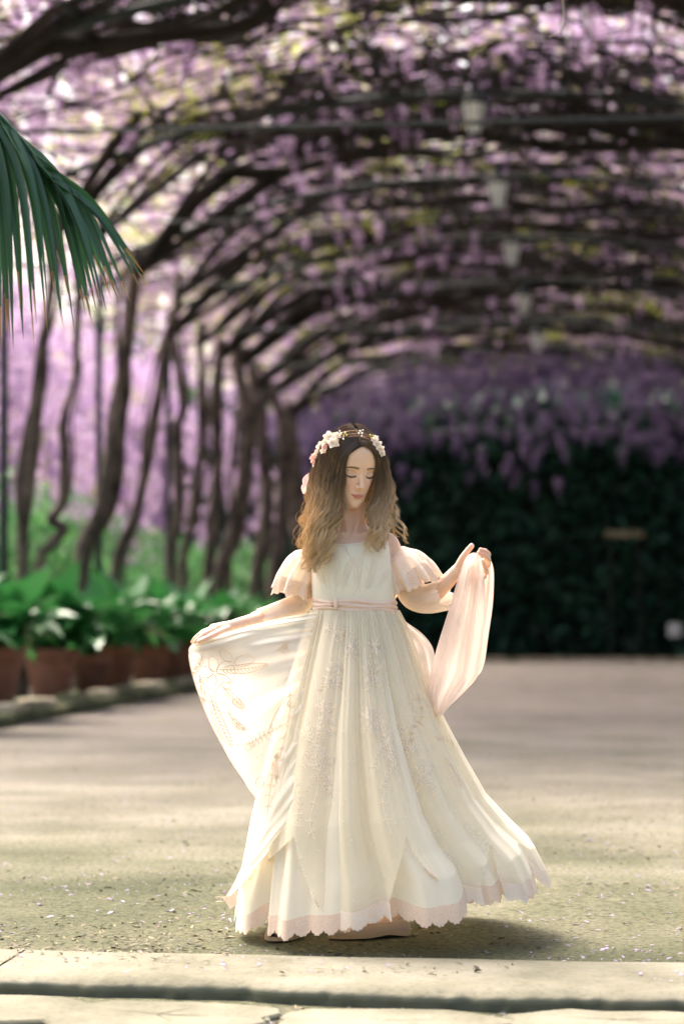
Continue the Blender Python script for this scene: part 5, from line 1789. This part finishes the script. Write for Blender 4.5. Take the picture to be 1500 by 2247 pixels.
GR = [  # image-right guides, front to back
    [(794, 979, -.120), (811, 990, -.108), (823, 1018, -.088), (827, 1045, -.074), (823, 1075, -.068), (815, 1106, -.066), (818, 1140, -.090), (824, 1168, -.102), (812, 1192, -.102), (806, 1216, -.100)],
    [(792, 971, -.112), (814, 982, -.094), (830, 1012, -.070), (836, 1050, -.056), (834, 1090, -.056), (826, 1125, -.076), (832, 1155, -.090), (826, 1180, -.096), (832, 1206, -.094)],
    [(789, 962, -.100), (818, 974, -.076), (836, 1008, -.050), (842, 1050, -.036), (841, 1090, -.036), (838, 1125, -.050), (846, 1152, -.056), (858, 1180, -.05), (850, 1205, -.06)],
    [(784, 952, -.080), (818, 964, -.050), (840, 1002, -.022), (847, 1050, -.008), (850, 1095, -.010), (852, 1130, -.024), (866, 1156, -.026), (888, 1180, -.022), (902, 1208, -.02)],
    [(777, 944, -.055), (815, 958, -.010), (840, 1003, .015), (850, 1055, .025), (858, 1100, .020), (862, 1135, .008), (872, 1160, .0), (882, 1180, .0)],
    [(772, 940, -.020), (812, 955, .025), (836, 1005, .045), (848, 1060, .052), (855, 1105, .05), (850, 1145, .045), (858, 1175, .045)],
    [(768, 939, .015), (802, 955, .070), (822, 1010, .088), (830, 1070, .092), (834, 1130, .085), (834, 1180, .085)],
]
NS = 40
def res(g_):
    P = spline(Ws(g_), 200)
    d = np.concatenate([[0], np.cumsum(np.linalg.norm(np.diff(P, axis=0), axis=1))])
    return np.stack([np.interp(np.linspace(0, d[-1], NS), d, P[:, i]) for i in range(3)], 1), d[-1]
def off_skin(P, gap, n=30):
    for i in range(1, n):
        h = body_bvh.find_nearest(Vector(P[i]), .03)
        if h[0] is None: continue
        s = (Vector(P[i]) - h[0]).dot(h[1])
        if s < gap: P[i] = np.array(Vector(P[i]) + h[1] * (gap - s))
    return P
GLr, GRr = [res(a) for a in GL], [res(a) for a in GR]
g = np.random.default_rng(77)
Vs, Cs, nstr = [], [], 0
qq = np.linspace(0, 1, NS)
def strand_family(G, n_cl, per, waves, sdx, pw=1.0):
    global nstr
    for c in range(n_cl):
        s = g.random() ** pw * (len(G) - 1.001)
        i = int(s); f = s - i
        L = G[i][1] * (1 - f) + G[i + 1][1] * f
        base = G[i][0] * (1 - f) + G[i + 1][0] * f
        cut = g.uniform(.84, 1.12) if g.random() < (.5 if sdx == 0 else .62 - .5 * min(1, s / 3) if sdx == 1 else .1) else g.uniform(.58, .84)
        lean = g.normal(0, 1, 3)
        ph = g.uniform(0, 6.28); fr_ = g.uniform(.85, 1.2) * waves
        amp = g.uniform(.006, .015)
        tone_c = g.uniform(-.5, .5)
        stray = g.random() < .10
        lift_c = g.uniform(.0, .012)
        for k in range(per):
            qs = qq * cut
            P = np.stack([np.interp(qs, qq, base[:, a]) for a in range(3)], 1)
            e = np.clip((qs - .22) / .6, 0, 1)
            a_ = amp * e ** 1.1 * (1 + .25 * g.normal())
            w_ = 2 * np.pi * fr_ * qs * (L / .33) + ph + g.normal(0, .22)
            P = P + RH * (a_ * np.sin(w_))[:, None] + FH * (a_ * .8 * np.cos(w_))[:, None]
            sp = .0011 + .0026 * np.sin(np.pi * np.clip(qs * .8, 0, 1)) ** .8 * (1 - .75 * qs)
            off = g.normal(0, 1, 3) * np.array((1, 1, .5))
            P = P + (off[0] * RH + off[1] * FH)[None] * sp[:, None] * .85
            P = P + (lean[0] * RH + .7 * lean[1] * FH)[None] * (.0058 * np.clip((qs - .12) / .5, 0, 1) ** .8)[:, None]
            if stray:
                P = P + (g.normal() * RH + g.normal() * FH)[None] * (.012 * e ** 1.5)[:, None]
            P = push_out(P, 1.0 + lift_c + g.uniform(0, .018))
            P = off_skin(P, .005 + lift_c * .12)
            Vs.append(P); nstr += 1
            d = np.clip(qs * L / .36, 0, 1.1)
            dark = np.array((.060, .034, .017)); midc = np.array((.32, .195, .095)); gold = np.array((.76, .53, .28))
            t1 = np.clip((d - .22) / .38, 0, 1)[:, None]; t2 = np.clip((d - .46 - .25 * tone_c) / .38, 0, 1)[:, None]
            col = dark * (1 - t1) + midc * t1; col = col * (1 - t2) + gold * t2
            col = col * (1 + .50 * tone_c + .16 * g.normal())
            Cs.append(np.clip(col, .01, .9))
strand_family(GLr, 150, 20, 4.0, 0)
strand_family(GRr, 100, 20, 3.8, 1, 1.25)
_mid = (GLr[-1][0] * .5 + GRr[-1][0] * .5 + FH * .012, GLr[-1][1] * .9)
strand_family([GLr[-1], _mid, GRr[-1]], 50, 20, 3.4, 2)
# fine flyaway hairs
def flyaways(G, n):
    global nstr
    for c in range(n):
        s = g.uniform(0, len(G) - 1.001); i = int(s); f = s - i
        base = G[i][0] * (1 - f) + G[i + 1][0] * f
        P = base.copy()
        e = np.clip((qq - .15) / .8, 0, 1)
        P = P + (g.normal() * RH + g.normal() * FH * .6 + UP * g.normal() * .3)[None] * (.016 * e)[:, None]
        P = P + RH * (.006 * e * np.sin(2 * np.pi * 3 * qq + g.uniform(0, 6)))[:, None]
        P = push_out(P, 1.03 + abs(g.normal()) * .035)
        Vs.append(P); nstr += 1
        Cs.append(np.tile(np.array((.34, .21, .10)), (NS, 1)))
n_thick = nstr
flyaways(GLr, 90); flyaways(GRr, 80)
SP = np.stack(Vs); SC = np.stack(Cs)
T = np.gradient(SP, axis=1); T /= np.linalg.norm(T, axis=2)[..., None] + 1e-9
A1 = np.cross(T, np.array((.3, .9, .2))); A1 /= np.linalg.norm(A1, axis=2)[..., None] + 1e-9
A2 = np.cross(T, A1)
rad_ = .00048 * (1 - .75 * qq ** 3)[None, :] * np.where(np.arange(nstr) < n_thick, 1, .38)[:, None]
ring = []
for a in (0, 2.094, 4.189):
    ring.append(SP + rad_[..., None] * (math.cos(a) * A1 + math.sin(a) * A2))
HV = np.stack(ring, 2).reshape(-1, 3)
one = grid_faces(3, NS, True)
HF = (one[None] + (np.arange(nstr) * NS * 3)[:, None, None]).reshape(-1, 4)
HCOL = np.repeat(SC[:, :, None, :], 3, 2).reshape(-1, 3)
capcol = np.tile(np.array((.070, .040, .020)), (len(capV), 1))
Vh = HV
hair = obj('hair', HV, HF, M['hair'], girl)
M['underhair'] = simple('hair_at_the_roots', (.055, .032, .017), .8, spec=.2)
obj('hair_roots', capV, capF, M['underhair'], girl)
ca = hair.data.color_attributes.new('hair_tone', 'FLOAT_COLOR', 'POINT')
ca.data.foreach_set('color', np.hstack([HCOL, np.ones((len(Vh), 1))]).astype(np.float32).ravel())


# ---- flower crown
cap_bvh = BVHTree.FromPolygons([tuple(v) for v in H(unH(capV) * 1.10)], [tuple(int(i) for i in f) for f in capF])
crown = empty('flower_crown', W(762, 955, -.05), parent=girl)
def crown_pt(px, py, lift):
    h = onto(cap_bvh, px, py, lift)
    if h is None:
        h = W(px, py, -.02)
    return np.array(h)
def wire(pts, r, m):
    P = np.array([crown_pt(a, b_, l_) for a, b_, l_ in pts])
    V, F = tube(spline(P, 50), r, 6); obj('wire', V, F, m, crown)
M['wireb'] = simple('bronze_wire', (.28, .14, .06), .4, .6)
wire([(703, 985, .006), (718, 966, .006), (742, 955, .006), (765, 953, .005), (790, 952, .006), (812, 960, .006), (826, 975, .006)], .0011, M['wireb'])
wire([(700, 995, .006), (716, 975, .007), (745, 960, .007), (768, 958, .006), (792, 957, .007), (810, 966, .007), (824, 985, .006)], .0009, M['wireb'])
wire([(735, 955, .004), (760, 947, .005), (786, 946, .005), (805, 953, .005)], .0009, M['wireb'])
petal_w = leafy('cream_blossom_petal', [(.82, .72, .56), (.88, .80, .68), (.84, .70, .58)], .3, .6)
petal_p = leafy('pink_blossom_petal', [(.80, .40, .34), (.85, .52, .44), (.82, .60, .52)], .3, .6)
M['bud'] = simple('yellow_bud', (.60, .50, .10), .5)
M['stamen'] = simple('ochre_stamen', (.65, .42, .18), .6)
def flower(c, size, m, seed, buds=False):
    g = random.Random(seed)
    c = np.array(c)
    L = unH(c[None])[0]; nrm = L / np.linalg.norm(L)
    nrm = BASIS @ (HR @ nrm); nrm = nrm * .6 - FH * .6 + g.uniform(-.25, .25) * RH + g.uniform(-.1, .3) * UP; nrm /= np.linalg.norm(nrm)
    x = np.cross(nrm, UP); x /= np.linalg.norm(x); y = np.cross(nrm, x)
    parts = []
    for ring_, npet, rs, cup in ((0, 5, 1.0, .35), (1, 5, .68, .75), (2, 3, .42, 1.1)):
        for i in range(npet):
            a = 2 * math.pi * i / npet + ring_ * .6 + g.uniform(-.15, .15)
            d = x * math.cos(a) + y * math.sin(a); s = -x * math.sin(a) + y * math.cos(a)
            V = []
            for q in np.linspace(0, 1, 6):
                for e in np.linspace(-1, 1, 5):
                    wd = .60 * math.sin(math.pi * (.12 + .80 * q) ) ** .7 * size * rs * .62
                    r_ = q * size * rs * (1 - .12 * e * e)
                    h = cup * size * rs * (q * .35 + .5 * q * q * .6) + .10 * size * e * e * q + .03 * size * math.sin(5 * e + seed) * q
                    V.append(c + d * r_ * (1 - .25 * cup * q) + s * e * wd + nrm * h)
            parts.append((np.array(V), grid_faces(5, 6)))
    V, F = join(parts)
    f = obj('flower', V, F, m, crown)
    return f
fl_ = [(724, 960, 17, 0), (741, 957, 11, 0), (731, 974, 16, 0), (712, 972, 11, 0), (704, 981, 15, 0), (700, 990, 12, 1), (710, 990, 10, 0), (695, 999, 13, 0), (702, 1002, 11, 0), (688, 1006, 12, 1), (692, 1018, 9, 1), (713, 982, 9, 1),
       (821, 967, 9, 0), (828, 976, 12, 0), (834, 986, 11, 0), (837, 995, 9, 0), (824, 962, 8, 0)]
for i, (px, py, s, pk) in enumerate(fl_):
    flower(crown_pt(px, py, .012), s * PXM * 1.05, petal_p if pk else petal_w, i)
for px, py, m_, s in ((748, 951, 'pearl', 3), (753, 963, 'pearl', 3), (757, 950, 'bud', 3), (760, 955, 'bud', 2.4), (754, 957, 'bud', 2.4), (790, 946, 'pearl', 3.2), (794, 951, 'pearl', 3), (787, 951, 'pearl', 2.6), (793, 957, 'pearl', 2.6), (796, 944, 'pearl', 2.4),
                      (812, 955, 'bud', 3), (815, 961, 'bud', 2.8), (818, 956, 'bud', 2.4), (688, 1024, 'pearl', 3.4), (745, 946, 'pearl', 2.4)):
    V, F = ell(crown_pt(px, py, .012), (s * PXM * .8,) * 3, n=10)
    obj('bead' if m_ == 'pearl' else 'bud', V, F, M[m_], crown)
# ribbon bow at the back of the head
def ribbon(pts, wid, name='ribbon_loop'):
    P = spline(Ws(pts), 40); T, N, B = frames(P)
    q = np.linspace(0, 1, 40); w_ = wid * (.45 + .55 * np.sin(np.pi * q)) 
    side = UP[None] * .9 + FH[None] * .25
    V = np.stack([P - side * w_[:, None] / 2, P - side * w_[:, None] / 6 + N * .003, P + side * w_[:, None] / 6 - N * .003, P + side * w_[:, None] / 2], 1).reshape(-1, 3)
    obj(name, V, grid_faces(4, 40), M['ribbon'], crown)
ribbon([(700, 1035, .06), (682, 1045, .05), (664, 1062, .045), (668, 1074, .06), (690, 1062, .07)], .036)
ribbon([(700, 1040, .07), (684, 1060, .06), (676, 1082, .06), (682, 1092, .07)], .022)
